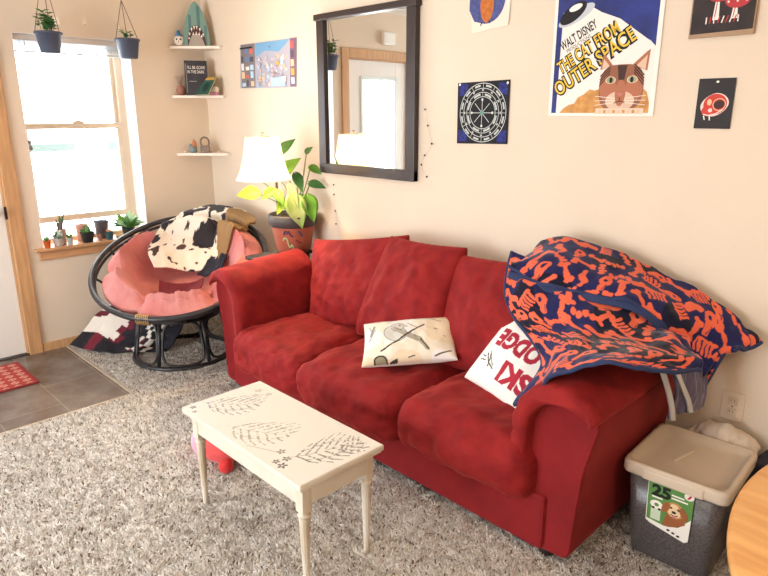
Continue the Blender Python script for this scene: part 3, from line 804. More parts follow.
mr = [[(.60, -.78, .50), (.68, -.66, .47), (.77, -.55, .50)], [(.67, -.82, .46), (.75, -.70, .44), (.83, -.60, .475)], [(.74, -.84, .44), (.81, -.75, .43), (.88, -.66, .455)]]
tag(sheet('cloth', mr, M('maroon_cloth', (112, 24, 40), .85, var=.2, scale=10), None, .006, .008, 12, 1.0, .010, None, .0, rest_on_cushion(.014)), 'maroon cloth lying in the hollow of the papasan cushion', 'cloth')

# southwestern blanket on the floor behind the chair
swC = [[(0.07, -0.86, 0.30), (0.19, -0.83, 0.335), (0.34, -0.80, 0.29), (0.50, -0.74, 0.25), (.60, -.62, .22)],
  [(0.08, -1.0, 0.19), (0.21, -0.965, 0.215), (0.37, -0.89, 0.16), (0.50, -0.80, 0.14), (.62, -.68, .12)],
  [(0.085, -1.12, 0.085), (0.22, -1.06, 0.10), (0.37, -0.985, 0.065), (0.49, -0.88, 0.06), (.62, -.74, .05)],
  [(0.09, -1.205, 0.022), (0.25, -1.145, 0.022), (0.40, -1.06, 0.022), (0.50, -0.94, 0.022), (.62, -.80, .022)]]
def sw_pat(u, v):
    c = np.tile(np.array(lin((28, 26, 36))), (len(u), 1))
    q = np.round(v * 34) / 34; tri = np.abs(((q * 9) % 1) - .5)
    w_ = u + .14 * tri + .02 * vnoise(u * 6, v * 6, 3)
    c[w_ < .30] = lin((226, 218, 208))
    c[(w_ > .30) & (w_ < .345)] = lin((104, 22, 40))
    c[(w_ > .47) & (w_ < .50)] = lin((228, 220, 210)); c[(w_ > .54) & (w_ < .575)] = lin((228, 220, 210)); c[(w_ > .50) & (w_ < .52) & (v > .2)] = lin((96, 22, 40))
    c[(u > .07) & (u < .22) & (v < .15 - .05 * tri)] = lin((26, 48, 62))
    c[(u > .0) & (u < .13 - .2 * tri) & (v > .15) & (v < .20)] = lin((96, 22, 40))
    c[v > .325] = lin((28, 26, 34)); c[(v > .325) & (u > .12) & (u < .2)] = lin((110, 24, 42))
    return c
tag(sheet('southwestern_blanket', swC, M('woven_wool', (200, 190, 180), .9, attr=True), None, .005, .016, 9, 4.0, .012, sw_pat), 'black white and maroon zigzag blanket heaped on the floor by the window wall', 'blanket')

# ------------------------------------------------------------------ side table, pot, plant, lamp
st = thing('side_table', 'dark side table squeezed between sofa arm and papasan chair', 'table', (1.20, -.23, 0))
dk = M('dark_wood', (62, 56, 56), .35, var=.2, scale=5)
MB().box((-.075, -.225, .678), (.075, .19, .702), .005).build('table_top', dk, st)
for sx in (-1, 1):
    for sy in (-1, 1): MB().box((sx * .055 - .012, sy * .16 - .012, 0), (sx * .055 + .012, sy * .16 + .012, .678), .003).build('leg', dk, st)
pot = thing('potted_plant', 'broad-leaved plant in a painted terracotta pot beside the table lamp', 'plant', (1.235, -.16, .702))
pot.scale = (1.1, 1.1, 1.08)
terra = M('terracotta', (178, 98, 74), .8, var=.2, scale=8)
b = MB().lathe([(.085, 0), (.098, .02), (.122, .165), (.122, .17), (.05, .172)], 36); b.build('pot', terra, pot)
MB().lathe([(.13, .158), (.136, .165), (.14, .218), (.134, .226), (.122, .222), (.118, .17)], 36).build('pot_rim', M('dark_rim', (66, 62, 64), .6), pot)
MB().lathe([(.118, .19), (.119, .2), (.04, .204)], 24).build('soil', M('soil', (70, 52, 38), .95, bump=.8, bscale=80), pot)
def on_pot(a, z, o=.003): r = .098 + (z - .02) / .145 * .024 + o; return (r * math.cos(a), r * math.sin(a), z)
face = math.atan2(-2.3, 3.27)
for (nm, rgb, pts) in (('painted_squiggle', (172, 196, 140), [(-.55, .085), (-.45, .10), (-.33, .09), (-.28, .06), (-.2, .045), (-.1, .06), (-.02, .04)]), ('painted_squiggle', (88, 60, 96), [(-.5, .12), (-.42, .14), (-.33, .125), (-.25, .14), (-.15, .115), (-.05, .11)]), ('painted_squiggle', (70, 60, 110), [(.22, .14), (.32, .125), (.42, .11)]), ('painted_squiggle', (150, 60, 60), [(.1, .09), (.25, .075), (.4, .07)])):
    P = crom(np.array([on_pot(face + a, z) for a, z in pts]), np.linspace(0, len(pts) - 1, 30))
    MB().tube([tuple(p) for p in P], .0045, 6).build(nm, M('pot_paint_%d' % rgb[0], rgb, .7), pot)
leafm = M('leaf_green', (124, 178, 62), .4, rgb2=(92, 146, 44), scale=9, spec=.4)
leafd = M('leaf_dark_green', (66, 120, 62), .4, rgb2=(96, 150, 80), scale=9, spec=.4)
leafy = M('leaf_lime', (176, 206, 70), .4, rgb2=(150, 190, 60), scale=7, spec=.4)
leafp = M('leaf_pale_lime', (206, 216, 150), .4, rgb2=(150, 190, 90), scale=12, spec=.4)
for m in (leafm, leafd, leafy, leafp):
    nt = m.node_tree; bs = nt.nodes['Principled BSDF']; out = nt.nodes['Material Output']
    tr = nt.nodes.new('ShaderNodeBsdfTranslucent'); mx = nt.nodes.new('ShaderNodeMixShader'); mx.inputs[0].default_value = .4
    src = bs.inputs['Base Color'].links[0].from_socket; nt.links.new(src, tr.inputs['Color'])
    nt.links.new(bs.outputs[0], mx.inputs[1]); nt.links.new(tr.outputs[0], mx.inputs[2]); nt.links.new(mx.outputs[0], out.inputs['Surface'])
def leaf(b, base, tip, w, up=(0, 0, 1), heart=True, curl=.15, n=9):
    """blade from base to tip, width w; thin with a slight fold and thickness"""
    base = Vector(base); tip = Vector(tip); ax = tip - base; L = ax.length; ax.normalize()
    up = Vector(up); sd = ax.cross(up).normalized(); up = sd.cross(ax)
    V = []; F = []; nc = 7
    for i in range(n + 1):
        t = i / n
        wd = (math.sin(PI * t ** .62) if heart else math.sin(PI * t ** .8)) * w / 2
        if i == 0: wd = w * .06
        if i == n: wd = 0.0006
        back = -.16 * L * (1 - t) ** 4 if heart else 0
        for j in range(nc):
            s = j / (nc - 1) * 2 - 1
            p = base + ax * (L * t + back * abs(s)) + sd * (s * wd) + up * (abs(s) ** 1.5 * wd * .35 - curl * L * t * t + .004)
            V.append(p)
    k = len(V)
    V2 = [v - up * .0015 for v in V]
    F = gridF(nc, n + 1) + [tuple(reversed(f)) for f in gridF(nc, n + 1, k)]
    for i in range(n): 
        F.append((i * nc, (i + 1) * nc, (i + 1) * nc + k, i * nc + k)); F.append(((i + 1) * nc - 1, (i + 2) * nc - 1, (i + 2) * nc - 1 + k, (i + 1) * nc - 1 + k))
    b.add(V + V2, F, True)
# camera-facing frame for the plant: right r, towards viewer f
Rv = Vector((.70, .714, 0)); Fv = Vector((.82, -.57, 0)); Zv = Vector((0, 0, 1))
def pl(r, z, f=0): return Rv * r + Fv * f + Zv * z
stems = MB()
specs = [  # base(r,z,f) tip(r,z,f) width tone
    ((-.19, .345, .03), (-.31, .34, .06), .09, 'y'), ((-.10, .365, .05), (-.17, .32, .09), .065, 'g'), ((-.075, .44, .05), (.05, .55, .07), .09, 'g'),
    ((-.06, .57, .0), (.03, .65, .0), .06, 'd'), ((.0, .33, .10), (.05, .165, .15), .12, 'p'), ((.085, .33, .08), (.115, .20, .14), .095, 'g'),
    ((.025, .45, .02), (.06, .36, .08), .06, 'd'), ((.105, .40, .02), (.19, .38, .05), .055, 'd'), ((.09, .57, 0), (.124, .605, .02), .035, 'd'),
    ((.11, .49, 0), (.17, .455, .03), .05, 'g'), ((-.01, .39, .08), (.03, .28, .13), .05, 'p'), ((-.18, .42, .0), (-.08, .415, .03), .04, 'y'),
    ((-.09, .36, .06), (-.05, .29, .11), .06, 'g'), ((-.05, .30, .07), (-.09, .235, .11), .05, 'y'), ((.05, .33, .04), (.02, .24, .12), .055, 'd')]
for i, (a, t, w, k) in enumerate(specs):
    P = crom(np.array([tuple(pl(random.uniform(-.03, .05), .195, random.uniform(-.03, .03))), tuple(pl(a[0] * .5 + .02, .195 + (a[1] - .195) * .6, a[2] * .5)), tuple(pl(*a))]), np.linspace(0, 2, 10))
    stems.tube([tuple(p) for p in P], .0035, 6)
    mb = MB(); d = (pl(*t) - pl(*a)).normalized(); leaf(mb, pl(*a), pl(*t), w, (Fv * .8 + Zv * .5), True, .12)
    mb.build('leaf', {'y': leafy, 'g': leafm, 'd': leafd, 'p': leafp}[k], pot)
stems.build('stems', M('stem_green', (150, 150, 80), .6), pot)

lamp = thing('floor_lamp', 'lit floor lamp with white bell shade behind the potted plant', 'lamp', (.955, -.075, 0))
lm = M('lamp_metal', (150, 110, 66), .4, metal=.6)
sh = Vector((1.262 - .955, -.375 + .075, 0))
MB().lathe([(.06, 0), (.06, .012), (.02, .022), (.012, .03)], 24).build('base', lm, lamp)
MB().tube([(0, 0, .02), (0, 0, 1.08), tuple(sh * .04 + Vector((0, 0, 1.16))), tuple(sh * .15 + Vector((0, 0, 1.185))), tuple(sh + Vector((0, 0, 1.185))), tuple(sh + Vector((0, 0, 1.22)))], .009, 10).build('pole', lm, lamp)
def shade_mat():
    m = bpy.data.materials.new('lamp_shade'); m.use_nodes = True; nt = m.node_tree; bs = nt.nodes['Principled BSDF']; out = nt.nodes['Material Output']
    bs.inputs['Base Color'].default_value = (.9, .86, .78, 1); bs.inputs['Roughness'].default_value = .8
    bs.inputs['Emission Color'].default_value = (1, .86, .64, 1); bs.inputs['Emission Strength'].default_value = 1.2
    tr = nt.nodes.new('ShaderNodeBsdfTranslucent'); tr.inputs['Color'].default_value = (.95, .9, .8, 1)
    mx = nt.nodes.new('ShaderNodeMixShader'); mx.inputs[0].default_value = .5
    nt.links.new(bs.outputs[0], mx.inputs[1]); nt.links.new(tr.outputs[0], mx.inputs[2]); nt.links.new(mx.outputs[0], out.inputs['Surface'])
    return m
prof = [(.164, 1.172), (.153, 1.19), (.136, 1.23), (.119, 1.29), (.106, 1.36), (.097, 1.42)]
V = []; n = 40
for r, z in prof + [(r - .003, z) for r, z in reversed(prof)]:
    for k in range(n): V.append((sh.x + r * math.cos(2 * PI * k / n), sh.y + r * math.sin(2 * PI * k / n), z))
m_ = len(prof) * 2
F = gridF(n, m_, 0, True) + [((m_ - 1) * n + k, (m_ - 1) * n + (k + 1) % n, (k + 1) % n, k) for k in range(n)]
mk('lamp_shade', V, F, shade_mat(), lamp)
b = MB().ball((sh.x, sh.y, 1.26), (.03, .03, .04)); b.build('bulb', M('bulb', (255, 240, 214), .5, emit=6), lamp)
b = MB().tube([(sh.x, sh.y, 1.20), (sh.x, sh.y, 1.235)], .012)
for k in range(3):
    a = k * 2.094; b.tube([(sh.x, sh.y, 1.42), (sh.x + .098 * math.cos(a), sh.y + .098 * math.sin(a), 1.42)], .002)
b.tube([(sh.x, sh.y, 1.30), (sh.x, sh.y, 1.43)], .002).ball((sh.x, sh.y, 1.438), .008)
b.build('finial', lm, lamp)

# ------------------------------------------------------------------ mirror
mir = thing('wall_mirror', 'large black-framed mirror hung above the sofa', 'mirror', (1.757, -.001, 1.20))
fm = M('espresso_frame', (52, 38, 36), .35, var=.25, scale=6)
w2, h2 = .395, .90
b = MB().box((-w2, -.035, 0), (-w2 + .065, 0, h2), .004).box((w2 - .065, -.035, 0), (w2, 0, h2), .004)
b.box((-w2, -.036, 0), (w2, 0, .058), .004).box((-w2 - .012, -.045, h2 - .035), (w2 + .012, 0, h2), .004)
b.build('frame', fm, mir)
MB().box((-w2 + .06, -.018, .05), (w2 - .06, -.012, h2 - .03), 0).build('mirror_glass', M('silvered_glass', (236, 238, 236), .0, metal=1), mir)

# ------------------------------------------------------------------ posters and prints
paper = M('paper_white', (244, 238, 228), .8)
ink = M('ink_black', (26, 24, 26), .8)
def rect(w, h, x=0, y=0): return [(x, y), (x + w, y), (x + w, y + h), (x, y + h)]
# city map poster
a = Art(); w, h = .645, .29; a.base([(-.02, .01), (w - .02, 0), (w, h), (.01, h)], M('map_paper', (172, 170, 186), .7))
a.poly([(.0, .01), (.17, .01), (.185, h), (.012, h)], M('map_grey', (128, 118, 120), .7))
a.poly([(.56, .004), (w - .022, .004), (w - .002, h), (.575, h)], M('map_plum', (120, 92, 116), .7))
a.poly([(.185, .2), (.3, .235), (.45, .22), (.53, .26), (.57, h - .003), (.19, h - .003)], M('map_sky', (112, 160, 198), .7))
mm = [M('map_c%d' % k, c, .7) for k, c in enumerate(((232, 226, 216), (96, 132, 176), (214, 96, 84), (226, 190, 150), (84, 78, 92), (176, 206, 226), (196, 178, 186), (214, 168, 70)))]
rg = random.Random(8)
for i in range(5):
    for j in range(3):
        if rg.random() < .85: a.poly(rect(rg.uniform(.025, .045), rg.uniform(.02, .045), .01 + j * .054, .02 + i * .052), rg.choice(mm[:6]))
for j in range(5): a.poly(rect(.035, .04, .575, .02 + j * .053), rg.choice(mm))
for k in range(60):
    x, y = rg.uniform(.2, .54), rg.uniform(.02, .2); s_ = rg.uniform(.006, .025)
    a.poly([(x + s_ * math.cos(t) * rg.uniform(.5, 1.2), y + s_ * math.sin(t) * rg.uniform(.5, 1.2)) for t in np.linspace(0, 2 * PI, 7)[:-1]], rg.choice([mm[0], mm[6], mm[3], mm[5], mm[6]]))
for k in range(34):
    x, y = rg.uniform(.2, .5), rg.uniform(.02, .2); a.line([(x, y), (x + rg.uniform(-.05, .05), y + rg.uniform(-.04, .04))], .002, mm[4])
a.disc((.44, .15), .022, .012, mm[7]); a.poly(rect(.16, .055, .36, .01), mm[5]); a.poly(rect(.05, .03, .48, .04), mm[0])
a.poly(rect(.15, .01, .012, h - .03), ink); a.disc((.36, h - .035), .005, m=ink)
a.build('map_poster', 'illustrated map poster with pale blue sky between shelves and mirror', 'poster', (.49, -.003, 1.709))

# feature film poster (plain stand-in artwork, wording as seen)
navy = M('poster_navy', (40, 56, 140), .7, rgb2=(24, 34, 92), scale=6)
a = Art(); w, h = .458, .66
a.base(rect(w, h), paper)
a.poly([(.022, .004), (w - .022, .004), (w - .02, h - .02), (.022, h - .02)], paper)
a.poly([(.014, .006), (.038, .006), (.040, .41), (.07, .40), (.16, .425), (.42, .275), (w - .018, .255), (w - .018, h - .02), (.014, h - .02)], navy)
a.poly([(.036, .01), (.040, .40), (.15, .42), (.29, .365), (.425, .27), (w - .018, .25), (w - .02, .01)], M('poster_beam', (238, 232, 224), .7))
ora = M('poster_sand', (216, 160, 88), .7, rgb2=(190, 130, 66), scale=30)
P_ = [(.048, .007), (.07, .03), (.095, .045), (.12, .05), (.135, .075), (.16, .085), (.185, .105), (.21, .10), (.24, .11), (.40, .11), (.425, .09), (.438, .05), (.438, .007)]
a.poly(P_, ora)
a.poly(rect(.44, .012, .01, 0), paper)
a.disc((.10, .395), .085, .026, M('ship_grey', (196, 200, 206), .6), .42); a.disc((.085, .405), .066, .03, ink, .55); a.disc((.095, .425), .03, .012, paper, .3)
yel = M('poster_yellow', (236, 196, 62), .7)
for (s_, size, x, y, ang, wd, m, bo) in (('WALT DISNEY', .044, .048, .262, .50, .172, ink, .001), ('PRODUCTIONS', .018, .072, .252, .50, .115, ink, 0), ('THE CAT FROM', .062, .046, .168, .535, .29, ink, .005), ('OUTER SPACE', .072, .042, .078, .575, .385, ink, .006)):
    T = text_tris(s_, size, bo, 0, wd)
    grow = 1 + .25 * T[..., 0:1] / wd * (1 if m is ink and bo < .004 else .2)
    T = np.concatenate([T[..., :1], T[..., 1:] * 1.15], -1)
    a.tris(xf(T, ang, off=(x, y)), m)
    if bo > .004:
        T2 = text_tris(s_, size, .0005, 0, wd); T2 = np.concatenate([T2[..., :1], T2[..., 1:] * 1.15], -1); a.tris(xf(T2, ang, off=(x + .002, y + .002)), yel)
# generic tabby portrait
f1, f2, f3, f4 = M('fur_brown', (150, 96, 70), .8), M('fur_pale', (222, 190, 164), .8), M('fur_dark', (70, 46, 40), .8), M('fur_rust', (178, 112, 84), .8)
cx, cy = .318, .108
a.poly([(cx - .093, cy + .07), (cx - .088, cy + .115), (cx - .078, cy + .13), (cx - .04, cy + .085)], f4); a.poly([(cx + .04, cy + .085), (cx + .092, cy + .13), (cx + .105, cy + .138), (cx + .10, cy + .06)], f4)
a.poly([(cx - .086, cy + .075), (cx - .08, cy + .112), (cx - .05, cy + .08)], f2); a.poly([(cx + .055, cy + .08), (cx + .096, cy + .118), (cx + .092, cy + .065)], f2)
a.poly([(cx + .092 * math.copysign(abs(math.cos(t)) ** .6, math.cos(t)), cy + .0 + .088 * math.copysign(abs(math.sin(t)) ** .75, math.sin(t))) for t in np.linspace(0, 2 * PI, 36)[:-1]], f1)
a.poly([(cx - .02, cy + .085), (cx + .02, cy + .085), (cx + .012, cy + .03), (cx - .012, cy + .03)], f3)
a.disc((cx - .055, cy + .0), .035, .05, f4); a.disc((cx + .055, cy + .0), .035, .05, f4)
a.disc((cx, cy - .05), .06, .038, f2); a.disc((cx, cy - .02), .022, .05, f4)
for s_ in (-1, 1):
    a.disc((cx + s_ * .045, cy + .03), .022, .014, f2); a.disc((cx + s_ * .045, cy + .03), .017, .012, M('eye_green', (150, 160, 110), .4)); a.disc((cx + s_ * .043, cy + .03), .007, .011, ink)
    for k in range(3): a.line([(cx + s_ * .02, cy - .04 - k * .008), (cx + s_ * .105, cy - .03 - k * .018)], .002, paper)
    for k in range(4): a.line([(cx + s_ * .05, cy + .055 + k * .01), (cx + s_ * .09, cy + .03 + k * .012 - .02)], .004, f3)
a.poly([(cx - .013, cy - .02), (cx + .013, cy - .02), (cx, cy - .036)], M('nose_pink', (196, 120, 110), .6)); a.line([(cx, cy - .036), (cx, cy - .05), (cx - .022, cy - .058)], .003, f3); a.line([(cx, cy - .05), (cx + .022, cy - .056)], .003, f3)
a.poly(rect(.2, .022, cx - .098, .008), M('collar_pale', (236, 206, 184), .8))
for k in range(9): a.poly(rect(.012, .012, cx - .085 + k * .02, .012), ora if k % 2 else M('collar_peach', (240, 190, 160), .8))
for k in range(26): a.disc((rg.uniform(.16, .43), rg.uniform(.44, .62)), .0015, m=paper)
a.build('movie_poster', 'blue and white movie poster with cat portrait and slanted yellow lettering', 'poster', (2.917, -.003, 1.54), (PI / 2 - .0, 0, 0))

# astrology wheel cloth
a = Art(); w, h = .298, .286; silver = M('silver_ink', (206, 212, 206), .6); cloth = M('black_cloth', (24, 24, 30), .85); bl_ = M('cobalt', (44, 52, 140), .8, rgb2=(26, 30, 86), scale=60)
a.base([(0, -.003), (w, .003), (w, h + .002), (-.004, h - .004)], cloth); c = (w / 2, h / 2)
for (x, y) in ((.008, .008), (w - .06, .01), (.006, h - .064), (w - .062, h - .062)): a.poly(rect(.052, .054, x, y), bl_)
a.disc(c, .137, .137, cloth, n=48)
for r, wd in ((.135, .0022), (.112, .002), (.094, .0018), (.074, .002)): a.ring(c, r - wd, r + wd * .4, silver)
tcol = M('silver_text', (190, 194, 190), .7)
for k in range(12):
    t = k * PI / 6 + .26; a.line([(c[0] + .113 * math.cos(t + .26), c[1] + .113 * math.sin(t + .26)), (c[0] + .135 * math.cos(t + .26), c[1] + .135 * math.sin(t + .26))], .0018, silver)
    a.ring(c, .119, .128, tcol, t - .13, t + .13, 5)
for k in range(12):
    t = k * PI / 6; a.ring(c, .100, .107, tcol, t - .05, t + .05, 3); a.line([(c[0] + .075 * math.cos(t), c[1] + .075 * math.sin(t)), (c[0] + .094 * math.cos(t), c[1] + .094 * math.sin(t))], .0014, silver)
for k in range(8):
    t = k * PI / 4 + .39; a.ring(c, .079, .088, tcol, t - .24, t + .24, 5)
    t = k * PI / 4; a.line([(c[0] + .01 * math.cos(t), c[1] + .01 * math.sin(t)), (c[0] + .06 * math.cos(t), c[1] + .06 * math.sin(t))], .0028, silver)
    if k % 2 == 0: a.disc((c[0] + .06 * math.cos(t), c[1] + .06 * math.sin(t)), .006, m=silver)
a.disc(c, .01, m=M('teal_ink', (90, 150, 140), .7))
for x in (.012, w - .01): a.disc((x, h - .012), .006, m=paper)
a.build('astrology_cloth', 'square black astrology wheel cloth with blue corners pinned to the wall', 'wall hanging', (2.413, -.003, 1.41))

# round-bodied bird print (top cropped by the frame)
a = Art(); w, h = .24, .32; a.base([(-.01, 0), (w - .05, .018), (w - .03, h), (-.05, h)], M('print_cream', (238, 224, 206), .8))
bb_ = M('bird_blue', (82, 90, 150), .8, rgb2=(64, 70, 124), scale=50)
a.disc((.07, .135), .10, .10, bb_); a.poly([(.0, .05), (.06, .035), (.13, .06), (.17, .12), (.16, .25), (-.03, .25), (-.03, .1)], bb_)
a.disc((.07, .115), .037, .075, M('bird_orange', (206, 122, 50), .8, rgb2=(180, 96, 36), scale=60)); a.line([(.045, .042), (.038, .03)], .006, ink); a.line([(.085, .047), (.088, .037)], .006, ink)
a.disc((.07, .25), .055, .05, bb_); a.disc((.09, .262), .006, m=ink)
a.build('bird_print', 'cream print of a round blue bird with orange belly above the astrology cloth', 'poster', (2.494, -.003, 1.91))

# mushroom board
a = Art(); w, h = .212, .27
a.base(rect(w, h), M('board_edge', (170, 140, 110), .7), .012); a.poly([(.004, .012), (w - .003, .017), (w - .003, h), (.004, h)], M('board_black', (52, 38, 36), .7, rgb2=(34, 26, 26), scale=20))
mred = M('mushroom_red', (186, 52, 58), .7)
for (x, y, s_) in ((.085, .085, .9), (.145, .06, .9)):
    a.poly([(x - .012 * s_, .055), (x + .012 * s_, .055), (x + .006 * s_, y + .06), (x - .004 * s_, y + .06)], paper)
    a.disc((x + .005, y + .055), .045 * s_, .03 * s_, mred); 
    for k in range(5): a.disc((x + .005 + .016 * s_ * (k - 2), y + .05 + .012 * (k % 2)), .004 * s_, m=paper)
    a.line([(x - .004, .06), (x + .0, y + .03)], .003, mred)
for k in range(9): a.line([(.055 + k * .013, .045), (.058 + k * .013 + rg.uniform(-.006, .006), .065)], .004, mred if k % 2 else paper)
a.build('mushroom_board', 'dark board print of red spotted mushrooms at the top right of the wall', 'poster', (3.477, -.003, 1.81))

# cat-skull card
a = Art(); w, h = .124, .174; a.base(rect(w, h), M('card_black', (38, 34, 36), .7))
a.poly([(.062 + .044 * math.cos(t) * (1 + .08 * math.cos(2 * t)), .083 + .040 * math.sin(t) + .006 * math.cos(t)) for t in np.linspace(0, 2 * PI, 28)[:-1]], M('bone_white', (236, 214, 206), .7))
sr = M('skull_red', (206, 60, 48), .7); a.disc((.064, .085), .040, .036, sr, .15); a.disc((.042, .062), .022, .018, sr); a.disc((.078, .084), .019, .015, M('skull_dark', (66, 26, 26), .7), .2)
a.ring((.078, .084), .019, .022, M('skull_peach', (244, 190, 150), .7)); a.disc((.044, .092), .008, .011, M('skull_peach', (1, 1, 1))); a.line([(.028, .05), (.044, .046), (.07, .052), (.092, .066)], .004, M('bone_white', (1, 1, 1)))
a.line([(.03, .044), (.034, .032)], .004, paper); a.line([(.05, .042), (.052, .03)], .004, paper); a.disc((.05, .064), .007, m=M('bone_white', (1, 1, 1))); a.disc((.064, .162), .005, .004, paper)
a.build('skull_card', 'small black card with red animal skull below the mushroom board', 'poster', (3.531, -.003, 1.497))

# wall outlet
ot = thing('wall_outlet', 'ivory duplex outlet plate low on the wall behind the bin', 'outlet', (3.806, -.001, .468))
ivory = M('ivory_plastic', (226, 208, 186), .4)
MB().box((-.04, -.006, -.059), (.04, 0, .059), .003).build('plate', ivory, ot)
for z in (.022, -.022):
    MB().box((-.017, -.010, z - .014), (.017, -.005, z + .014), .005).build('receptacle', M('receptacle', (214, 196, 172), .4), ot)
b = MB()
for z in (.022, -.022):
    for x in (-.006, .006): b.box((x - .0012, -.0106, z - .002), (x + .0012, -.0099, z + .007), 0)
b.ball((0, -.006, 0), (.003, .002, .003)); b.build('slots', M('slot_dark', (60, 50, 44), .5), ot)

# string of tiny beads on a wire beside and below the mirror
sl_ = thing('hanging_string_lights', 'thin dark wire with tiny bead lights trailing beside the mirror', 'string lights', (2.2, -.004, 1.2))
pts = [(.0, .37), (.02, .29), (.05, .20), (.003, .14), (-.02, .09), (.02, .03)]
MB().tube([tuple(p) for p in crom(np.array([(x, -.003, z) for x, z in pts]), np.linspace(0, 5, 40))], .0005, 5).build('wire', M('clear_wire', (196, 184, 168), .4), sl_)
for x, z in pts: MB().ball((x, -.004, z), .0048, 8).build('bead', black, sl_)
s2 = thing('hanging_string_lights', 'thin dark wire with bead lights hanging under the mirror by the plant', 'string lights', (1.48, -.004, 1.0))
pts = [(-.02, .13), (-.02, .07), (-.01, -.03), (-.005, -.11)]
MB().tube([tuple(p) for p in crom(np.array([(x, -.003, z) for x, z in pts]), np.linspace(0, 3, 30))], .0005, 5).build('wire', M('clear_wire', (196, 184, 168), .4), s2)
for x, z in pts: MB().ball((x, -.004, z), .0048, 8).build('bead', black, s2)

# ------------------------------------------------------------------ corner shelves and what stands on them
shm = M('shelf_white', (238, 226, 212), .5)
for (z, l, lab) in ((2.008, .275, 'highest of the three white corner shelves, holding the shark figure'), (1.675, .28, 'middle white corner shelf holding the books'), (1.27, .283, 'lowest of the three white corner shelves, holding shells and cup')):
    b = MB().prism([(0.001, -.001), (0.001, -l), (.03, -l), (l, -.03), (l, -.001)], .018, None, z - .018)
    tag(b.build('corner_shelf', shm), lab, 'shelf', 'white corner shelves')
D45 = math.atan2(-.56, .83)  # bearing to the viewer
def face_rot(): return (PI / 2, 0, D45 + PI / 2)
# shark plaque
sk = thing('shark_plaque', 'tall pointed teal shark-head plaque with open toothy mouth on top shelf', 'ornament', (.135, -.125, 2.009), D45 + PI / 2)
half = [(.09, 0), (.088, .06), (.08, .12), (.066, .18), (.046, .235), (.022, .28), (0, .298)]
outl = [(-x, y) for x, y in half] + [(x, y) for x, y in reversed(half[:-1])]
Tq = Matrix.Rotation(PI / 2 - .12, 4, 'X')
MB().prism(outl, .012, Tq).build('board', M('teal_wood', (116, 150, 140), .7), sk)
b = MB()
for x0, x1, hh in ((-.05, -.03, .20), (.008, .03, .262), (.056, .072, .13)): b.prism([(x0, .0), (x1, 0), (x1, hh), (x0, hh + .01)], .0012, Tq, .012)
b.build('stripes', M('teal_dark', (84, 120, 118), .7), sk)
b = MB(); b.prism([(-.062, 0), (-.06, .05), (-.045, .1), (-.018, .135), (.012, .137), (.04, .105), (.06, .05), (.066, 0)], .0015, Tq, .0132); b.build('mouth', M('mouth_dark', (84, 52, 48), .8), sk)
MB().prism([(-.058, 0), (-.045, .04), (-.025, .075), (.02, .078), (.042, .04), (.056, 0)], .002, Tq, .0147).build('tongue', M('tongue_grey', (170, 158, 146), .8), sk)
b = MB()
for (x, y, s_) in ((-.03, .105, 1), (-.012, .118, 1), (.006, .12, 1), (.026, .105, .9), (-.045, .075, .8), (-.02, .08, -.8), (0, .083, -.9), (.02, .08, -.8), (.036, .065, -.7), (.046, .07, .8), (-.05, .05, -.6)):
    b.prism([(x - .006, y + .012 * s_), (x + .006, y + .012 * s_), (x, y - .014 * s_)] if s_ > 0 else [(x - .006, y + .012 * s_), (x, y - .014 * s_), (x + .006, y + .012 * s_)], .002, Tq, .0167)
b.build('teeth', paper, sk)
# white round-headed figure with blue hat
fg = thing('skull_figurine', 'small round white figurine with black eyes and blue hat on top shelf', 'ornament', (.052, -.217, 2.009), D45)
MB().ball((0, 0, .036), (.034, .037, .036), 18).build('head', M('ceramic_white', (240, 232, 222), .4), fg)
b = MB()
for y in (-.013, .013): b.ball((.031, y, .042), (.006, .006, .007), 10)
b.ball((.034, 0, .028), (.003, .003, .004), 8); b.build('eyes', ink, fg)
MB().lathe([(.026, .066), (.024, .074), (.013, .078), (.011, .10), (.002, .104)], 16).build('hat', M('hat_blue', (56, 120, 168), .6), fg)
# dark book
def book(name, lab, loc, rot, w, h, t, cover, pages=paper, deco=None):
    r = thing(name, lab, 'book', loc); r.rotation_euler = rot
    MB().box((-w / 2, -t / 2, 0), (w / 2, -t / 2 + .003, h), .001).box((-w / 2, t / 2 - .003, 0), (w / 2, t / 2, h), .001).box((-w / 2, -t / 2, 0), (-w / 2 + .003, t / 2, h), .001).build('cover', cover, r)
    MB().box((-w / 2 + .003, -t / 2 + .003, .003), (w / 2 - .003, t / 2 - .003, h - .003), 0).build('pages', pages, r)
    return r
bk = book('book', 'dark hardback book with white title standing on the middle shelf', (.135, -.15, 1.676), (-.1, 0, D45 + PI / 2 + .12), .155, .235, .035, M('book_charcoal', (54, 52, 60), .6, rgb2=(40, 38, 46), scale=12))
a = Art(); a.z = .0
for (s_, y, wd) in (("I'LL BE GONE", .178, .12), ('IN THE DARK', .148, .115)): a.tris(xf(text_tris(s_, .03, .0, 0, wd), off=(-.058, y)), paper)
a.poly(rect(.05, .006, -.05, .09), M('book_grey', (150, 146, 144), .7)); a.poly(rect(.004, .2, -.07, .015), M('book_grey', (1, 1, 1)))
a.build('title', None, None, (0, -.018, 0), (PI / 2, 0, 0), parent=bk)
b2 = book('book', 'green and yellow book leaning at a slant on the middle shelf', (.214, -.158, 1.677), (0, 0, 0), .13, .15, .014, M('book_green', (48, 92, 82), .5), M('book_pages_yellow', (232, 204, 140), .7))
b2.rotation_euler = (-.62, 0, D45 + PI / 2 - .75)
b = Art(); b.poly([(-.06, .12), (.06, .12), (.06, .145), (-.06, .145)], M('book_ochre', (206, 158, 70), .6)); b.disc((.01, .06), .03, .04, M('book_darkgreen', (28, 56, 54), .6)); b.build('cover_art', None, None, (0, -.0075, 0), (PI / 2, 0, 0), parent=b2)
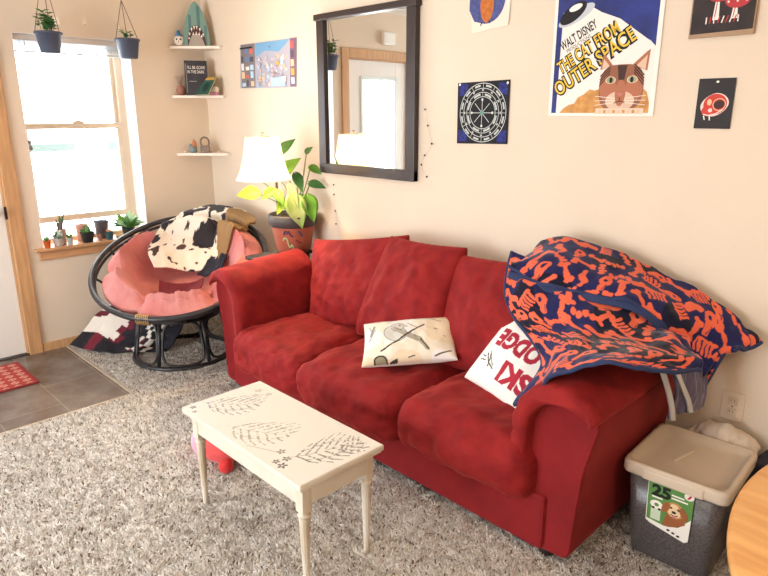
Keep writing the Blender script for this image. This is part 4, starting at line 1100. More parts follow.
tag(MB().box((-.032, -.022, 0), (.032, .022, .022), .003).build('gift_box', M('pink_box', (198, 130, 150), .6), loc=(.222, -.072, 1.676), rot=(0, 0, .7)), 'small pink box under a white one on the middle shelf', 'box')
tag(MB().box((-.034, -.024, 0), (.034, .024, .034), .003).build('gift_box', M('cream_box', (236, 224, 204), .6), loc=(.222, -.072, 1.699), rot=(0, 0, .72)), 'small cream box topmost on the pink one', 'box')
def tuft(name, lab, cat, loc, n, h, spread, lw, mats, potfn=None, grp=None, droop=.3, seed=1, z0=0):
    r = thing(name, lab, cat, loc, 0, grp); rg2 = random.Random(seed)
    if potfn: potfn(r)
    bs = [MB() for _ in mats]
    for k in range(n):
        a_ = rg2.uniform(0, 2 * PI); e = rg2.uniform(.2, 1)
        tip = (math.cos(a_) * spread * e, math.sin(a_) * spread * e, z0 + h * rg2.uniform(.5, 1) * (1.1 - .5 * e))
        base = (tip[0] * .25, tip[1] * .25, z0 + h * .12)
        leaf(bs[k % len(mats)], base, tip, lw * rg2.uniform(.7, 1.1), (0.3, -.3, 1), False, droop, 6)
    for bb2, m in zip(bs, mats): 
        if bb2.V: bb2.build('leaves', m, r)
    return r
def potmk(r0, r1, h, m, sq=False):
    def f(r): MB().lathe([(r0, 0), (r1, h), (r1 * 1.02, h), (r1 * .9, h - .002), (r1 * .88, h * .85)], 20).build('pot', m, r)
    return f
tuft('succulent', 'tiny green succulent sitting on the cream box', 'plant', (.222, -.072, 1.733), 10, .03, .025, .012, [leafd], None, seed=4)
tuft('succulent', 'tiny bright green succulent between slanted book and boxes', 'plant', (.215, -.118, 1.677), 10, .022, .022, .012, [leafm], None, seed=5)
tw = thing('twig_vase', 'small brown vase of dried twigs at the left of the middle shelf', 'vase', (.038, -.226, 1.676))
MB().lathe([(.02, 0), (.032, .012), (.034, .04), (.024, .062), (.02, .066)], 20).build('vase', M('brown_ceramic', (150, 100, 84), .5), tw)
b = MB()
for k in range(14):
    a_ = k * 2.4; e = .02 + .02 * ((k * 37) % 10) / 10
    b.tube([(0, 0, .05), (e * .5 * math.cos(a_), e * .5 * math.sin(a_), .1), (e * math.cos(a_), e * math.sin(a_), .125 + .02 * ((k * 13) % 5) / 5)], .0012, 5)
b.build('twigs', M('twig', (176, 146, 122), .8), tw)
# lowest shelf
def shell(lab, loc, s_, rgb): tag(MB().lathe([(.0, 0), (s_ * .6, s_ * .1), (s_, s_ * .25), (s_ * .7, s_ * .55), (s_ * .15, s_ * .75)], 14, None, 7, (.0, 1)).build('seashell', M('shell_%d' % rgb[1], rgb, .6), loc=loc), lab, 'shell')
shell('pale seashell at the left end of the lowest shelf', (.035, -.225, 1.271), .022, (226, 200, 176))
shell('brown seashell in front of the horseshoe on the lowest shelf', (.165, -.10, 1.271), .018, (140, 108, 84))
shell('pale seashell at the right end of the lowest shelf', (.215, -.06, 1.271), .016, (220, 196, 170))
cp = thing('cup', 'small blue-grey cup holding an orange ornament on the lowest shelf', 'cup', (.075, -.185, 1.271))
MB().lathe([(.022, 0), (.026, .01), (.026, .062), (.0235, .062), (.022, .012)], 20).build('body', M('cup_blue', (118, 138, 142), .5), cp)
MB().lathe([(.004, .04), (.018, .06), (.014, .085), (.003, .105)], 12, TR((.01, .008, 0), (.2, .3, 0))).build('ornament', M('ornament_orange', (196, 124, 84), .6), cp)
hs = thing('horseshoe', 'upright grey horseshoe-shaped ornament standing on the lowest shelf', 'ornament', (.13, -.12, 1.271), D45 + PI / 2)
P = [(.030 * math.cos(t) * (1.0), 0, .075 + .035 * math.sin(t)) for t in np.linspace(-.75, PI + .75, 30)]
MB().tube(P, .007, 8).box((-.035, -.012, 0), (.035, .012, .05), .006).build('arch', M('pewter', (132, 114, 104), .5), hs)

# ------------------------------------------------------------------ hanging planters
def planter(loc, top, lab, leaves, seed):
    r = thing('hanging_planter', lab, 'planter', loc, 0, 'hanging planters at the window')
    MB().lathe([(.052, -.118), (.056, -.112), (.072, -.01), (.078, -.01), (.08, .0), (.073, .004), (.067, -.02), (.05, -.03)], 28).build('pot', M('slate_plastic', (70, 78, 98), .5), r)
    b = MB(); zt = top[2] - loc[2]; q = Vector((top[0] - loc[0], top[1] - loc[1], zt))
    for k in range(3):
        a_ = k * 2.094 + .6; b.tube([(.077 * math.cos(a_), .077 * math.sin(a_), -.004), tuple(q)], .0022, 6)
    b.tube([tuple(q), (q.x, q.y, CH - loc[2] - .01)], .0026, 6); b.build('cord', M('jute_cord', (120, 88, 64), .8), r)
    MB().lathe([(.012, CH - loc[2] - .012), (.012, CH - loc[2] - .001)], 10, TR((q.x, q.y, 0))).build('ceiling_hook', whitep, r)
    rg2 = random.Random(seed); b = MB()
    for k in range(leaves):
        a_ = rg2.uniform(0, 2 * PI); e = rg2.uniform(0, .055); x, y = e * math.cos(a_), e * math.sin(a_); hgt = rg2.uniform(.03, .115) if leaves > 10 else rg2.uniform(.02, .05)
        b.tube([(x * .6, y * .6, -.02), (x, y, hgt)], .0015, 5)
        for j in range(4):
            zz = hgt * (.35 + .22 * j); a2 = rg2.uniform(0, 6.28)
            leaf(b, (x, y, zz), (x + .032 * math.cos(a2), y + .032 * math.sin(a2), zz + .012), .022, (0, 0, 1), False, .1, 5)
    b.build('foliage', leafd, r)
planter((.15, -1.11, 2.018), (.15, -1.10, 2.36), 'slate-blue hanging planter with bushy green plant at the left of the window', 26, 3)
planter((.15, -.632, 2.015), (.15, -.645, 2.25), 'slate-blue hanging planter with sparse shoots at the right of the window', 4, 9)
for (y, z, lab) in ((-1.0, 2.106, 'small cream wall hook next to the bushy hanging planter'), (-.837, 2.115, 'small cream wall hook midway between the hanging planters'), (-.608, 2.092, 'small cream wall hook half hidden by the sparse hanging planter')):
    t = thing('wall_hook', lab, 'hook', (.001, y, z), 0, 'cream hooks above the window')
    MB().box((0, -.015, -.022), (.004, .015, .022), .003).build('plate', M('hook_cream', (244, 232, 214), .4), t)
    MB().tube([(.004, 0, .012), (.016, 0, .004), (.018, 0, -.012), (.010, 0, -.018)], .0035, 8).build('prong', M('hook_cream', (1, 1, 1)), t)

# ------------------------------------------------------------------ sill plants
SZ = WZ0 + .0025
gp = [leafd, leafm]
def sill(name, lab, cat, y, x, n, h, sp, lw, potf, mats=gp, seed=1, z0=.03, droop=.3):
    return tuft(name, lab, cat, (x, y, SZ), n, h, sp, lw, mats, potf, None, droop, seed, z0)
sill('potted_succulent', 'small plant in an orange pot at the left end of the sill', 'plant', -1.245, .015, 9, .06, .035, .018, potmk(.016, .022, .045, M('orange_pot', (226, 110, 50), .5)), seed=2, z0=.035)
sill('potted_cactus', 'white-speckled succulent in a white pot second along the sill', 'plant', -1.17, .0, 26, .085, .042, .016, potmk(.026, .036, .05, M('white_pot', (232, 228, 222), .5)), [M('leaf_silver', (196, 206, 200), .6), leafd], 3, .03)
sill('potted_orchid', 'pale potted plant with dark flower stem behind the white pot', 'plant', -1.13, -.045, 8, .17, .035, .02, potmk(.022, .03, .10, M('blush_pot', (232, 206, 196), .5)), [M('stem_plum', (110, 72, 76), .6), leafd], 5, .06)
sill('potted_ivy', 'trailing green sprig in a clear jar at the front of the sill', 'plant', -1.105, .022, 8, .08, .03, .016, potmk(.014, .018, .05, M('jar_glass', (206, 224, 218), .2)), gp, 6, .03)
sill('potted_succulent', 'broad-leaved plant in a black pot near the middle of the sill', 'plant', -.985, .005, 9, .085, .05, .032, potmk(.032, .046, .07, M('black_pot', (46, 48, 52), .5)), gp, 7, .05)
sill('plastic_pot', 'empty-looking pink pot behind the black one on the sill', 'pot', -.985, -.09, 4, .02, .02, .01, potmk(.03, .042, .11, M('pink_pot', (226, 182, 172), .5)), gp, 8, .08)
sill('plastic_pot', 'tall slate-grey pot at the back of the sill', 'pot', -.85, -.09, 4, .03, .025, .012, potmk(.036, .05, .12, M('slate_pot', (104, 112, 132), .5)), gp, 8, .09)
sill('potted_succulent', 'orange-tinted succulent in a teal pot in front of the grey pot', 'plant', -.84, .012, 12, .045, .032, .014, potmk(.02, .027, .052, M('teal_pot', (54, 110, 120), .4)), [M('succulent_orange', (220, 150, 110), .6)], 9, .045)
sill('figurine', 'tiny pink ornament between the black and teal pots', 'ornament', -.905, .012, 5, .03, .018, .012, potmk(.011, .013, .03, M('tiny_pink', (206, 150, 150), .5)), [M('succulent_orange', (1, 1, 1))], 10, .022)
sill('leafy_plant', 'bushy bright green leafy plant in a dark pot at the right of the sill', 'plant', -.70, -.0, 34, .17, .12, .05, potmk(.032, .044, .065, M('black_pot', (1, 1, 1))), [leafm, leafd, M('leaf_pale', (170, 206, 160), .5)], 12, .045)
sill('basket', 'small woven tan basket tray beside the leafy plant', 'basket', -.765, .022, 3, .012, .02, .01, potmk(.03, .034, .02, M('wicker', (196, 170, 120), .8, bump=.6, bscale=120)), gp, 13, .01)
sill('clay_pot', 'small brown clay pot at the right end of the sill', 'pot', -.585, .0, 5, .03, .03, .014, potmk(.026, .036, .055, M('clay_brown', (140, 104, 84), .7)), [leafd], 14, .045)

# ------------------------------------------------------------------ throw pillows
def bird_pat(X, Y):
    c = np.tile(np.array(lin((236, 226, 206))), (len(X), 1))
    wash = fbm(X * 6, Y * 6, 2, 2); c[wash > .25] = lin((238, 234, 228)); c[wash < -.35] = lin((232, 214, 184))
    def put(d, rgb): c[d < 0] = lin(rgb)
    put(sd_ell(X, Y, (-.055, .015), .055, .042, -.5), (206, 204, 196)); put(np.abs(sd_ell(X, Y, (-.055, .015), .055, .042, -.5)) - .0014, (120, 112, 100))
    put(sd_ell(X, Y, (-.045, .052), .03, .025, 0), (210, 206, 198)); put(np.abs(sd_ell(X, Y, (-.045, .052), .03, .025, 0)) - .0012, (110, 104, 94))
    put(sd_ell(X, Y, (-.035, .06), .0045, .0045), (40, 36, 32)); put(sd_path(X, Y, [(-.018, .055), (-.002, .05)], .002), (70, 60, 50))
    put(sd_path(X, Y, [(-.06, .045), (-.01, .0), (.05, -.03), (.085, -.075)], [.003, .012, .009, .004]), (170, 160, 142)); put(sd_path(X, Y, [(-.05, .045), (.0, .01), (.06, -.02), (.09, -.075)], .0018), (84, 72, 58)); put(sd_path(X, Y, [(.06, -.03), (.095, -.08)], .004), (84, 70, 50))
    put(sd_path(X, Y, [(-.12, -.068), (-.08, -.05), (-.03, -.02), (.04, .03), (.075, .055)], .0042), (62, 50, 40)); put(sd_path(X, Y, [(.05, .035), (.02, .055), (.0, .075)], .0016), (84, 76, 66))
    put(sd_path(X, Y, [(-.18, .075), (-.16, .03), (-.175, -.01), (-.15, .05)], .004), (176, 174, 166)); put(sd_path(X, Y, [(-.155, .07), (-.17, .02)], .005), (140, 138, 132))
    put(sd_path(X, Y, [(-.2, .11), (-.14, .10), (-.05, .105)], .0022), (150, 148, 142)); put(sd_path(X, Y, [(.03, .11), (.10, .10), (.15, .075)], .0025), (150, 146, 136)); put(sd_path(X, Y, [(.06, .115), (.12, .112), (.16, .1)], .0035), (176, 170, 158))
    put(sd_ell(X, Y, (-.125, -.112), .03, .022) , (150, 142, 116)); put(np.abs(sd_ell(X, Y, (-.125, -.112), .028, .02)) - .003, (60, 52, 44)); put(sd_path(X, Y, [(-.17, -.125), (-.11, -.125), (-.05, -.11)], .004), (64, 56, 48)); put(sd_path(X, Y, [(.0, -.105), (.03, -.1)], .002), (80, 70, 60)); put(sd_path(X, Y, [(.12, -.105), (.19, -.085)], .003), (90, 76, 60)); put(sd_path(X, Y, [(.12, .03), (.135, .025)], .002), (90, 80, 70)); put(sd_path(X, Y, [(.16, -.01), (.17, -.015)], .0015), (90, 80, 70))
    return c
cottonm = M('printed_cotton', (236, 228, 214), .85, attr=True, bump=.15, bscale=260)
def place(o, ctr, xdir, ydir):
    x = Vector(xdir).normalized(); z = x.cross(Vector(ydir)).normalized(); y = z.cross(x)
    m = Matrix((x, y, z)).transposed().to_4x4(); m.translation = Vector(ctr); o.matrix_world = m
p1 = pillow('throw_pillow', .43, .24, .12, cottonm, None, 170, .05, .36, 2, .005, bird_pat)
place(p1, (2.60, -.535, .548), (.305, .25, .05), (-.135, .10, .105))
tag(p1, 'cream lumbar pillow with sketched bird on a twig in the middle of the sofa', 'pillow')
def ski_pat(X, Y):
    c = np.tile(np.array(lin((240, 236, 230))), (len(X), 1))
    redt = (170, 28, 52)
    T = np.concatenate([xf(text_tris('SKI', .115, .006, 0, .155), off=(-.145, .035)), xf(text_tris('LODGE', .105, .006, 0, .27), off=(-.145, -.08))])
    c[in_tris(X, Y, T)] = lin(redt)
    for d in (sd_path(X, Y, [(.05, .09), (.085, .075), (.115, .045)], .003), sd_path(X, Y, [(.08, .09), (.085, .06), (.10, .04)], .003), sd_path(X, Y, [(.105, .075), (.135, .08)], .0025), sd_path(X, Y, [(.115, .06), (.14, .06)], .0025), sd_path(X, Y, [(.055, .08), (.11, .03)], .002)): c[d < 0] = lin((40, 30, 34))
    return c
p2 = pillow('throw_pillow', .365, .365, .13, cottonm, None, 190, .05, .36, 5, .005, ski_pat)
P_L = Vector((2.93, -.50, .50)); P_B = Vector((3.241, -.575, .46)); P_T = Vector((3.045, -.345, .69))
cen = (P_B + P_T) / 2
place(p2, cen + Vector((.0, .0, .01)), (P_L - P_B), (P_L - P_T))
tag(p2, 'white square pillow with red ski lodge lettering against the right sofa arm', 'pillow')

# ------------------------------------------------------------------ bone-print throw and fleece on the right arm
def bones(seed, cell=.076):
    rg2 = random.Random(seed)
    def f(u, v):
        o = np.full(u.shape, 9.0); hol = np.full(u.shape, 9.0)
        U, Vv = u.max(), v.max()
        for i in range(-1, int(U / cell) + 2):
            for j in range(-1, int(Vv / cell) + 2):
                cx_ = (i + .5 + (.5 if j % 2 else 0)) * cell + rg2.uniform(-.012, .012); cy_ = (j + .5) * cell + rg2.uniform(-.012, .012)
                a_ = rg2.uniform(0, PI); kind = rg2.random(); s_ = rg2.uniform(1.0, 1.32)
                k = np.nonzero((abs(u - cx_) < .065) & (abs(v - cy_) < .065))[0]
                if not len(k): continue
                x = ((u[k] - cx_) * math.cos(a_) + (v[k] - cy_) * math.sin(a_)) / s_; y = (-(u[k] - cx_) * math.sin(a_) + (v[k] - cy_) * math.cos(a_)) / s_
                x = x + .003 * vnoise(u[k] * 60, v[k] * 60, 3); y = y + .003 * vnoise(u[k] * 60, v[k] * 60, 7)
                if kind < .32:
                    d = sd_path(x, y, [(-.028, 0), (.028, 0.003)], .0075)
                    for ex in (-.03, .03):
                        for ey in (-.008, .008): d = np.minimum(d, sd_ell(x, y, (ex, ey), .009, .009))
                elif kind < .5:
                    d = np.minimum(sd_ell(x, y, (0, 0), .026, .019), sd_path(x, y, [(.015, -.003), (.036, -.006)], .011)); hol[k] = np.minimum(hol[k], sd_ell(x, y, (-.002, .004), .0075, .006) * s_)
                    hol[k] = np.minimum(hol[k], sd_path(x, y, [(.014, -.012), (.04, -.012)], .0016) * s_)
                elif kind < .68:
                    d = np.full(len(k), 9.0)
                    for q in range(5): d = np.minimum(d, sd_path(x, y, [(-.026 + q * .013, -.018), (-.022 + q * .013, 0), (-.026 + q * .013, .018)], .0036))
                    d = np.minimum(d, sd_path(x, y, [(-.03, .016), (.03, .016)], .004))
                elif kind < .84:
                    d = np.full(len(k), 9.0)
                    for q in range(4): d = np.minimum(d, sd_ell(x, y, (-.027 + q * .018, .004 * math.sin(q * 2)), .0082, .0115))
                else:
                    d = sd_path(x, y, [(-.03, -.012), (-.008, .006), (.02, .0), (.034, .016)], [.008, .013, .011, .004])
                o[k] = np.minimum(o[k], d * s_)
        m = (o < .0008) & (hol > 0)
        c = np.tile(np.array(lin((36, 38, 84))), (len(u), 1))
        dk_ = vnoise(u * 9, v * 9, seed) > .25; c[dk_] = lin((26, 26, 46))
        c[m] = lin((226, 104, 74))
        return c
    return f
th_ = thing('throw_blanket', 'navy throw blanket with orange bone print heaped over the right sofa arm', 'blanket', (3.4, -.3, .75))
bm_ = M('bone_fleece', (60, 50, 80), .9, attr=True, bump=.15, bscale=150, sheen=.25, spec=.15)
navyb = M('navy_binding', (36, 50, 92), .8, var=.2, scale=20)
Lc = [
  [(2.974, -0.3, 0.98), (3.136, -0.31, 0.957), (3.307, -0.3, 0.945), (3.47, -0.26, 0.918), (3.549, -0.21, 0.866), (3.601, -0.17, 0.822)],
  [(3.023, -0.41, 0.862), (3.195, -0.43, 0.86), (3.359, -0.42, 0.861), (3.506, -0.36, 0.843), (3.611, -0.3, 0.812), (3.68, -0.24, 0.777)],
  [(3.102, -0.46, 0.763), (3.267, -0.5, 0.78), (3.414, -0.51, 0.799), (3.549, -0.48, 0.804), (3.679, -0.42, 0.801), (3.745, -0.34, 0.772)],
  [(3.336, -0.6, 0.683), (3.42, -0.65, 0.759), (3.512, -0.66, 0.794), (3.631, -0.64, 0.815), (3.736, -0.56, 0.802), (3.801, -0.44, 0.77)],
  [(3.305, -0.71, 0.532), (3.444, -0.77, 0.685), (3.538, -0.78, 0.763), (3.678, -0.75, 0.807), (3.773, -0.63, 0.79), (3.822, -0.47, 0.757)]]
Uc = [
  [(3.001, -0.17, 0.946), (3.046, -0.15, 1.029), (3.261, -0.11, 1.041), (3.44, -0.08, 0.987), (3.613, -0.06, 0.911), (3.781, -0.06, 0.842), (3.876, -0.065, 0.76)],
  [(3.021, -0.3, 0.949), (3.137, -0.28, 0.994), (3.328, -0.23, 0.993), (3.494, -0.19, 0.936), (3.657, -0.16, 0.863), (3.778, -0.14, 0.803), (3.855, -0.12, 0.747)],
  [(3.023, -0.36, 0.938), (3.18, -0.36, 0.957), (3.363, -0.33, 0.953), (3.523, -0.29, 0.908), (3.668, -0.24, 0.819), (3.751, -0.2, 0.728), (3.811, -0.17, 0.752)],
  [(3.019, -0.39, 0.93), (3.195, -0.4, 0.91), (3.374, -0.38, 0.903), (3.537, -0.34, 0.887), (3.636, -0.29, 0.805), (3.696, -0.25, 0.649), (3.759, -0.2, 0.583)]]
lo = sheet('lower_fold', [[tuple(np.array(p) - np.array((SX * 0 + 3.4, -.3, .75))) for p in r] for r in Lc], bm_, th_, .0028, .012, 9, 3.0, .010, bones(5))
up_ = sheet('upper_fold', [[tuple(np.array(p) - np.array((3.4, -.3, .75))) for p in r] for r in Uc], bm_, th_, .0028, .019, 9, 6.0, .010, bones(11))
def hem(ctrl, rows, seed, fold, fs, lab, r=.0075):
    P, u, v = surf([[tuple(np.array(p) - np.array((3.4, -.3, .75))) for p in q] for q in ctrl], .0028, fold, fs, seed)
    for (kind, idx) in rows:
        line = P[idx] if kind == 'r' else P[:, idx]
        Nn = normals(P); nn = Nn[idx] if kind == 'r' else Nn[:, idx]
        line = line - nn * .005
        V = []; st_ = 3
        MBt = MB(); MBt.tube([tuple(p) for p in line[::st_]], r, 8); MBt.build('hem', navyb, th_)
hem(Lc, (('r', -1), ('c', 0)), 3.0, .012, 9, '')
hem(Uc, (('r', -1), ('c', -1)), 6.0, .019, 9, '')
# wide navy border band along the upper fold's lower edge
band = [Uc[-1], [tuple(np.array(p) + np.array((.0, -.012, -.028))) for p in Uc[-1]]]
sheet('border_band', [[tuple(np.array(p) - np.array((3.4, -.306, .75))) for p in r[:5]] for r in band], navyb, th_, .006, .003, 12, 2.0, .006)
fz = thing('fleece_blanket', 'grey-violet fleece blanket with pale hem hanging behind the arm under the bone-print throw', 'blanket', (3.68, -.3, .6))
Fc = [[(3.349, -0.21, 0.86), (3.498, -0.19, 0.835), (3.58, -0.155, 0.795), (3.688, -0.13, 0.72)],
  [(3.56, -0.28, 0.735), (3.65, -0.25, 0.73), (3.70, -0.20, 0.715), (3.745, -0.15, 0.68)],
  [(3.70, -0.37, 0.66), (3.72, -0.33, 0.655), (3.735, -0.27, 0.645), (3.755, -0.19, 0.61)],
  [(3.71, -0.40, 0.525), (3.73, -0.35, 0.535), (3.745, -0.30, 0.528), (3.76, -0.21, 0.522)]]
sheet('fleece', [[tuple(np.array(p) - np.array((3.68, -.3, .6))) for p in r] for r in Fc], M('grey_violet_fleece', (92, 84, 108), .95, var=.15, scale=14, sheen=.4), fz, .006, .008, 14, 8.0, .012)
palef = M('pale_hem', (188, 182, 174), .9)
for (pts) in ([(3.665, -.43, .725), (3.695, -.425, .65), (3.715, -.415, .58), (3.722, -.405, .525)], [(3.69, -.37, .71), (3.718, -.365, .65), (3.742, -.345, .59), (3.752, -.33, .54)]):
    P = crom(np.array(pts), np.linspace(0, 3, 24)) - np.array((3.68, -.3, .6))
    R_ = [[(tuple(p + np.array((dx, dy, 0)))) for dx, dy in ((0, 0), (.008, .014))] for p in P]
    sheet('hem', [[tuple(a) for a in r] for r in R_], palef, fz, .006, .002, 20, 1.0, .012)

# ------------------------------------------------------------------ pet-food bin
bn = thing('storage_bin', 'clear grey storage bin with cream lid full of kibble beside the sofa', 'bin', (3.785, -.325, 0), .05)
def binmat():
    m = M('smoky_plastic', (100, 94, 94), .3, rgb2=(70, 62, 58), scale=150, spec=.5); return m
def rr_ring(w, d, r, z, n=8):
    P = []
    for (sx, sy, a0) in ((1, 1, 0), (-1, 1, PI / 2), (-1, -1, PI), (1, -1, 3 * PI / 2)):
        for k in range(n + 1):
            t = a0 + PI / 2 * k / n; P.append((sx * (w / 2 - r) + r * math.cos(t), sy * (d / 2 - r) + r * math.sin(t), z))
    return P
def ringloft(b, rings):
    n = len(rings[0]); V = [p for r in rings for p in r]
    F = gridF(n, len(rings), 0, True) + [tuple(range(n - 1, -1, -1)), tuple((len(rings) - 1) * n + k for k in range(n))]
    b.add(V, F, True); return b
ringloft(MB(), [rr_ring(.255, .275, .03, .008), rr_ring(.268, .29, .035, .014), rr_ring(.285, .308, .035, .14), rr_ring(.318, .345, .035, .35)]).build('body', binmat(), bn)
lidm = M('cream_lid', (208, 190, 168), .4, spec=.4)
b = MB(); ringloft(b, [rr_ring(.32, .348, .03, .335), rr_ring(.342, .372, .03, .337), rr_ring(.348, .378, .032, .345), rr_ring(.346, .376, .032, .372), rr_ring(.338, .368, .03, .382), rr_ring(.312, .342, .028, .383), rr_ring(.300, .330, .028, .366), rr_ring(.2, .25, .04, .360), rr_ring(.05, .1, .02, .360)])
b.build('lid', lidm, bn)
MB().box((-.10, -.193, .335), (.10, -.17, .374), .006).build('flap_catch', lidm, bn)
b = MB(); b.box((-.006, -.05, .356), (.006, .07, .369), .005, TR((-.03, 0, 0), (0, 0, -.25))); b.build('lid_ridge', lidm, bn)
# paper label on the front
lt = thing  # label artwork
a = Art(); lw, lh = .118, .168
green = M('label_green', (92, 142, 70), .5)
a.base([(.0, .03), (.012, .022), (.104, 0), (.114, .008), (.118, lh), (0, lh)], paper, .001)
a.poly([(.002, .036), (.05, .03), (.086, .042), (.1, .062), (.117, .086), (.117, lh - .001), (.001, lh - .001)], green)
a.tris(xf(text_tris('25', .05, .0025), off=(.010, lh - .045)), ink)
for k, (x, y, wd) in enumerate(((.062, lh - .028, .032), (.062, lh - .038, .042), (.012, lh - .054, .028))): a.poly(rect(wd, .005, x, y), paper)
a.disc((.105, lh - .012), .012, m=paper); a.poly([(.1, lh - .02), (.106, lh - .02), (.113, lh - .006), (.107, lh - .006)], M('flag_red', (190, 40, 50), .5))
a.disc((.026, .092), .017, .014, paper); a.disc((.026, .092), .006, m=green); a.poly(rect(.026, .038, .012, .04), M('label_pale', (206, 218, 190), .6)); a.disc((.018, .079), .004, m=ink); a.disc((.034, .079), .004, m=ink)
dg, dd, dl = M('dog_gold', (196, 140, 84), .8), M('dog_rust', (156, 92, 50), .8), M('dog_pale', (232, 204, 160), .8)
a.poly([(.044, .034), (.05, .06), (.056, .09), (.095, .09), (.103, .06), (.084, .043), (.06, .032)], dd); a.disc((.074, .095), .024, .026, dg); a.disc((.05, .096), .009, .02, dd, -.3); a.disc((.097, .092), .009, .021, dd, .4)
a.disc((.073, .086), .016, .014, dl); a.disc((.072, .108), .01, .008, dl); a.disc((.072, .088), .006, .0045, ink); a.disc((.064, .101), .003, m=ink); a.disc((.083, .1), .003, m=ink); a.line([(.064, .079), (.073, .076), (.082, .08)], .003, ink); a.disc((.073, .073), .005, .005, M('tongue_pink', (206, 120, 120), .6))
for k in range(3): a.disc((.062 + k * .013, .022 - k * .004), .0045, .0035, ink)
lb = a.build('label', None, None, (-.078, -.1605, .135), (PI / 2 + .088, 0, 0), parent=bn); lb.scale = (1.27, 1.2, 1); lb['label'] = 'green and white paper label with dog portrait'

# cloths behind the bin
nb = thing('tote_bag', 'navy fabric bag on the floor between bin and wall', 'bag', (4.09, -.105, 0))
p, F = cube_grid(18)
q = p * np.array([.16, .085, .19]); q = q * (1 - .12 * (np.abs(p[:, 2:3]) ** 2)) ; q[:, 2] += .19
q = q + .012 * np.stack([fbm(q[:, 0] * 12, q[:, 1] * 12, q[:, 2] * 12), fbm(q[:, 1] * 12 + 5, q[:, 0] * 12, q[:, 2] * 12) * .6, 0 * q[:, 0]], -1); q[:, 2] = np.maximum(q[:, 2], .004)
mk('body', q, F, M('navy_bag', (38, 38, 52), .85, var=.2, scale=12), nb)
MB().tube([tuple(x) for x in crom(np.array([(-.08, -.02, .36), (-.07, -.03, .42), (0, -.035, .44), (.07, -.03, .42), (.08, -.02, .36)]), np.linspace(0, 4, 30))], .008, 8).build('strap', M('navy_bag', (1, 1, 1)), nb)
wc = [[(3.70, -.03, .35), (3.78, -.035, .385), (3.86, -.04, .385), (3.93, -.05, .355)], [(3.69, -.075, .345), (3.77, -.085, .395), (3.85, -.09, .395), (3.925, -.095, .345)], [(3.70, -.115, .32), (3.78, -.125, .35), (3.86, -.13, .345), (3.92, -.135, .32)]]
tag(sheet('cleaning_cloth', wc, M('white_cotton', (218, 202, 184), .9, var=.15, scale=20), None, .005, .014, 22, 7.0, .012), 'crumpled white cloth bunched behind the cream bin lid', 'cloth')

# ------------------------------------------------------------------ round wooden table at the right edge
rt = thing('round_table', 'round blond wood table cropped at the lower right edge', 'table', (4.875, -1.04, 0))
rw = M('blond_wood', (226, 170, 104), .35, rgb2=(206, 146, 82), scale=4, stretch=(1, 7, 1), spec=.5)
MB().lathe([(.70, .715), (.742, .718), (.755, .73), (.755, .742), (.747, .75), (.4, .7505), (.05, .7505)], 120).build('table_top', rw, rt)
MB().lathe([(.05, .05), (.06, .1), (.045, .2), (.04, .5), (.06, .66), (.12, .715)], 24).build('pedestal', rw, rt)
for k in range(4):
    a_ = k * PI / 2 + .5; MB().tube([(.03 * math.cos(a_), .03 * math.sin(a_), .12), (.2 * math.cos(a_), .2 * math.sin(a_), .07), (.33 * math.cos(a_), .33 * math.sin(a_), .024)], [.03, .026, .02], 10).build('foot', rw, rt)

# ------------------------------------------------------------------ plush toy, door mat, chime, unseen ceiling lights
ps = thing('plush_toy', 'coral pink plush toy lying on the carpet beyond the coffee table', 'toy', (2.085, -1.215, 0))
co = M('coral_plush', (224, 84, 84), .9, var=.12, scale=14, bump=.3, bscale=120, sheen=.4); lp = M('pink_plush', (244, 170, 196), .9, bump=.3, bscale=120, sheen=.4)
MB().ball((0, 0, .085), (.115, .095, .075), 24, TR(rot=(0, 0, .6))).build('body', co, ps)
MB().ball((-.125, -.045, .075), (.045, .05, .07), 20).build('ear', lp, ps)
MB().ball((.085, -.045, .035), (.034, .034, .036), 16).build('foot', M('red_plush', (214, 50, 50), .9, sheen=.4), ps)
MB().ball((.10, .10, .036), (.03, .03, .034), 16).build('foot', M('red_plush', (1, 1, 1)), ps)
dmx0, dmx1, dmy0, dmy1 = .112, .545, -2.16, -1.547
nx, ny = 110, 150
X, Y = np.meshgrid(np.linspace(dmx0, dmx1, nx), np.linspace(dmy0, dmy1, ny))
def mat_pat(x, y):
    c = np.tile(np.array(lin((176, 62, 58))), (len(x), 1))
    gx, gy = x * 16, y * 16; d = np.abs((gx % 1) - .5) + np.abs((gy % 1) - .5); c[np.abs(d - .32) < .09] = lin((222, 170, 152)); c[d < .1] = lin((226, 190, 172))
    e = np.minimum(np.minimum(x - dmx0, dmx1 - x), np.minimum(y - dmy0, dmy1 - y)); c[e < .018] = lin((150, 48, 48))
    return c
V = np.stack([X, Y, np.full(X.shape, .016) + .001 * vnoise(X * 90, Y * 90)], -1).reshape(-1, 3); n = nx * ny
F = gridF(nx, ny) + [(nx - 1, 0, n, n + 1), ((ny - 1) * nx, ny * nx - 1, n + 2, n + 3), (0, (ny - 1) * nx, n + 3, n), (ny * nx - 1, nx - 1, n + 1, n + 2)]
V = np.concatenate([V, [(dmx0, dmy0, .0065), (dmx1, dmy0, .0065), (dmx1, dmy1, .0065), (dmx0, dmy1, .0065)]])
cc = np.concatenate([mat_pat(X.ravel(), Y.ravel()), np.tile(np.array(lin((120, 40, 40))), (4, 1))])
tag(mk('door_mat', V, F, M('mat_weave', (180, 70, 64), .95, attr=True), None, False, col=cc), 'small red patterned door mat on the vinyl entry', 'mat')
ch = MB().box((.001, -2.01, 2.16), (.045, -1.85, 2.275), .012, seg=3); tag(ch.build('door_chime', whitep), 'white door chime box above the entry door', 'chime')
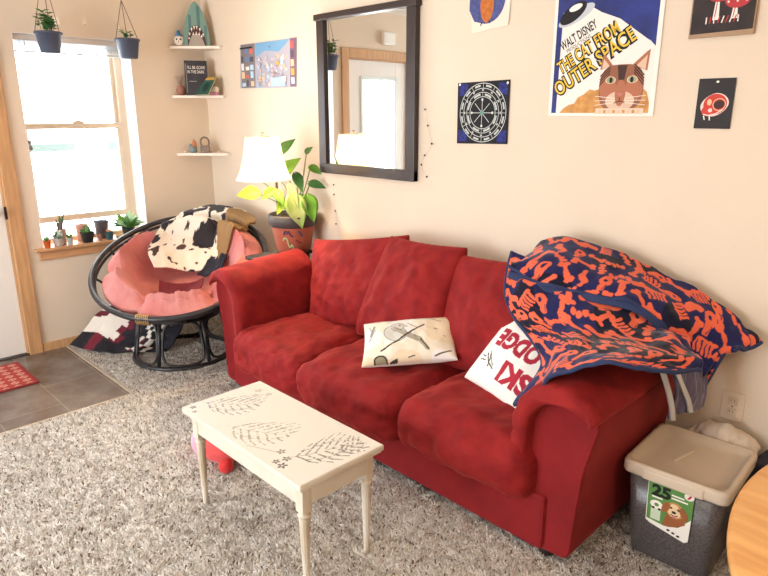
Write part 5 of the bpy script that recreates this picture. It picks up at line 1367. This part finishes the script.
def unseen_ceiling_light(x, y, lab, power, rgb):
    r = thing('unseen_ceiling_light', lab, 'ceiling light', (x, y, CH))
    MB().lathe([(.17, -.001), (.175, -.012), (.165, -.02), (.03, -.021)], 32).build('mount', whitep, r)
    MB().lathe([(.155, -.02), (.15, -.05), (.11, -.085), (.05, -.1), (.004, -.103)], 32).build('diffuser', M('opal_diffuser', (255, 244, 226), .5, emit=3), r)
    l = bpy.data.lights.new('unseen_ceiling_lamp', 'AREA'); l.shape = 'DISK'; l.size = .32; l.energy = power; l.color = rgb
    o = bpy.data.objects.new('unseen_ceiling_lamp', l); COL.objects.link(o); o.location = (x, y, CH - .11)
    return r
unseen_ceiling_light(3.6, -3.3, 'unseen round opal ceiling light added to fill the living room', 17, (1, .90, .78))  # fixture out of view, added as fill light for the living room
unseen_ceiling_light(5.4, -1.6, 'round opal ceiling light over the dining corner', 22, (1, .80, .58))

# ------------------------------------------------------------------ light
def lamp_l(name, typ, loc, energy, color=(1, 1, 1), rot=(0, 0, 0), **k):
    l = bpy.data.lights.new(name, typ); l.energy = energy; l.color = color
    for a_, v in k.items(): setattr(l, a_, v)
    o = bpy.data.objects.new(name, l); COL.objects.link(o); o.location = loc; o.rotation_euler = rot
    return o
lamp_l('lamp_bulb_light', 'POINT', (.955 + sh.x, -.075 + sh.y, 1.30), 40, (1, .70, .40), shadow_soft_size=.05)
def portal(loc, rot, sx, sy):
    o = lamp_l('daylight_portal', 'AREA', loc, 1, rot=rot, shape='RECTANGLE', size=sx, size_y=sy); o.data.cycles.is_portal = True
portal((-.236, (WY0 + WY1) / 2, (WZ0 + WZ1) / 2), (0, -PI / 2, 0), WZ1 - WZ0, WY1 - WY0)
portal((-.2, (gy0 + gy1) / 2, (gz0 + gz1) / 2), (0, -PI / 2, 0), gz1 - gz0, gy1 - gy0)
portal((1.9, FY - .12, 1.08), (PI / 2, 0, 0), 2.55, 2.1)
w = bpy.data.worlds.new('World'); SC.world = w; w.use_nodes = True
bg = w.node_tree.nodes['Background']; bg.inputs['Color'].default_value = (.91, .96, 1, 1); bg.inputs['Strength'].default_value = 16.0

# ------------------------------------------------------------------ camera
cam = bpy.data.cameras.new('Camera'); co_ = bpy.data.objects.new('Camera', cam); COL.objects.link(co_)
cam.sensor_width = 36; cam.lens = 628 / 768 * 36; cam.clip_start = .05
co_.location = (4.44, -2.5, 1.55); co_.rotation_euler = (PI / 2 - math.radians(15.53), 0, math.radians(45.54))
SC.camera = co_
SC.view_settings.view_transform = 'Standard'; SC.view_settings.look = 'None'; SC.view_settings.gamma = 1; SC.view_settings.use_curve_mapping = False
SC.view_settings.exposure = -0.22
SC.cycles.max_bounces = 8; SC.cycles.diffuse_bounces = 5; SC.cycles.transparent_max_bounces = 12
SC.cycles.use_denoising = True
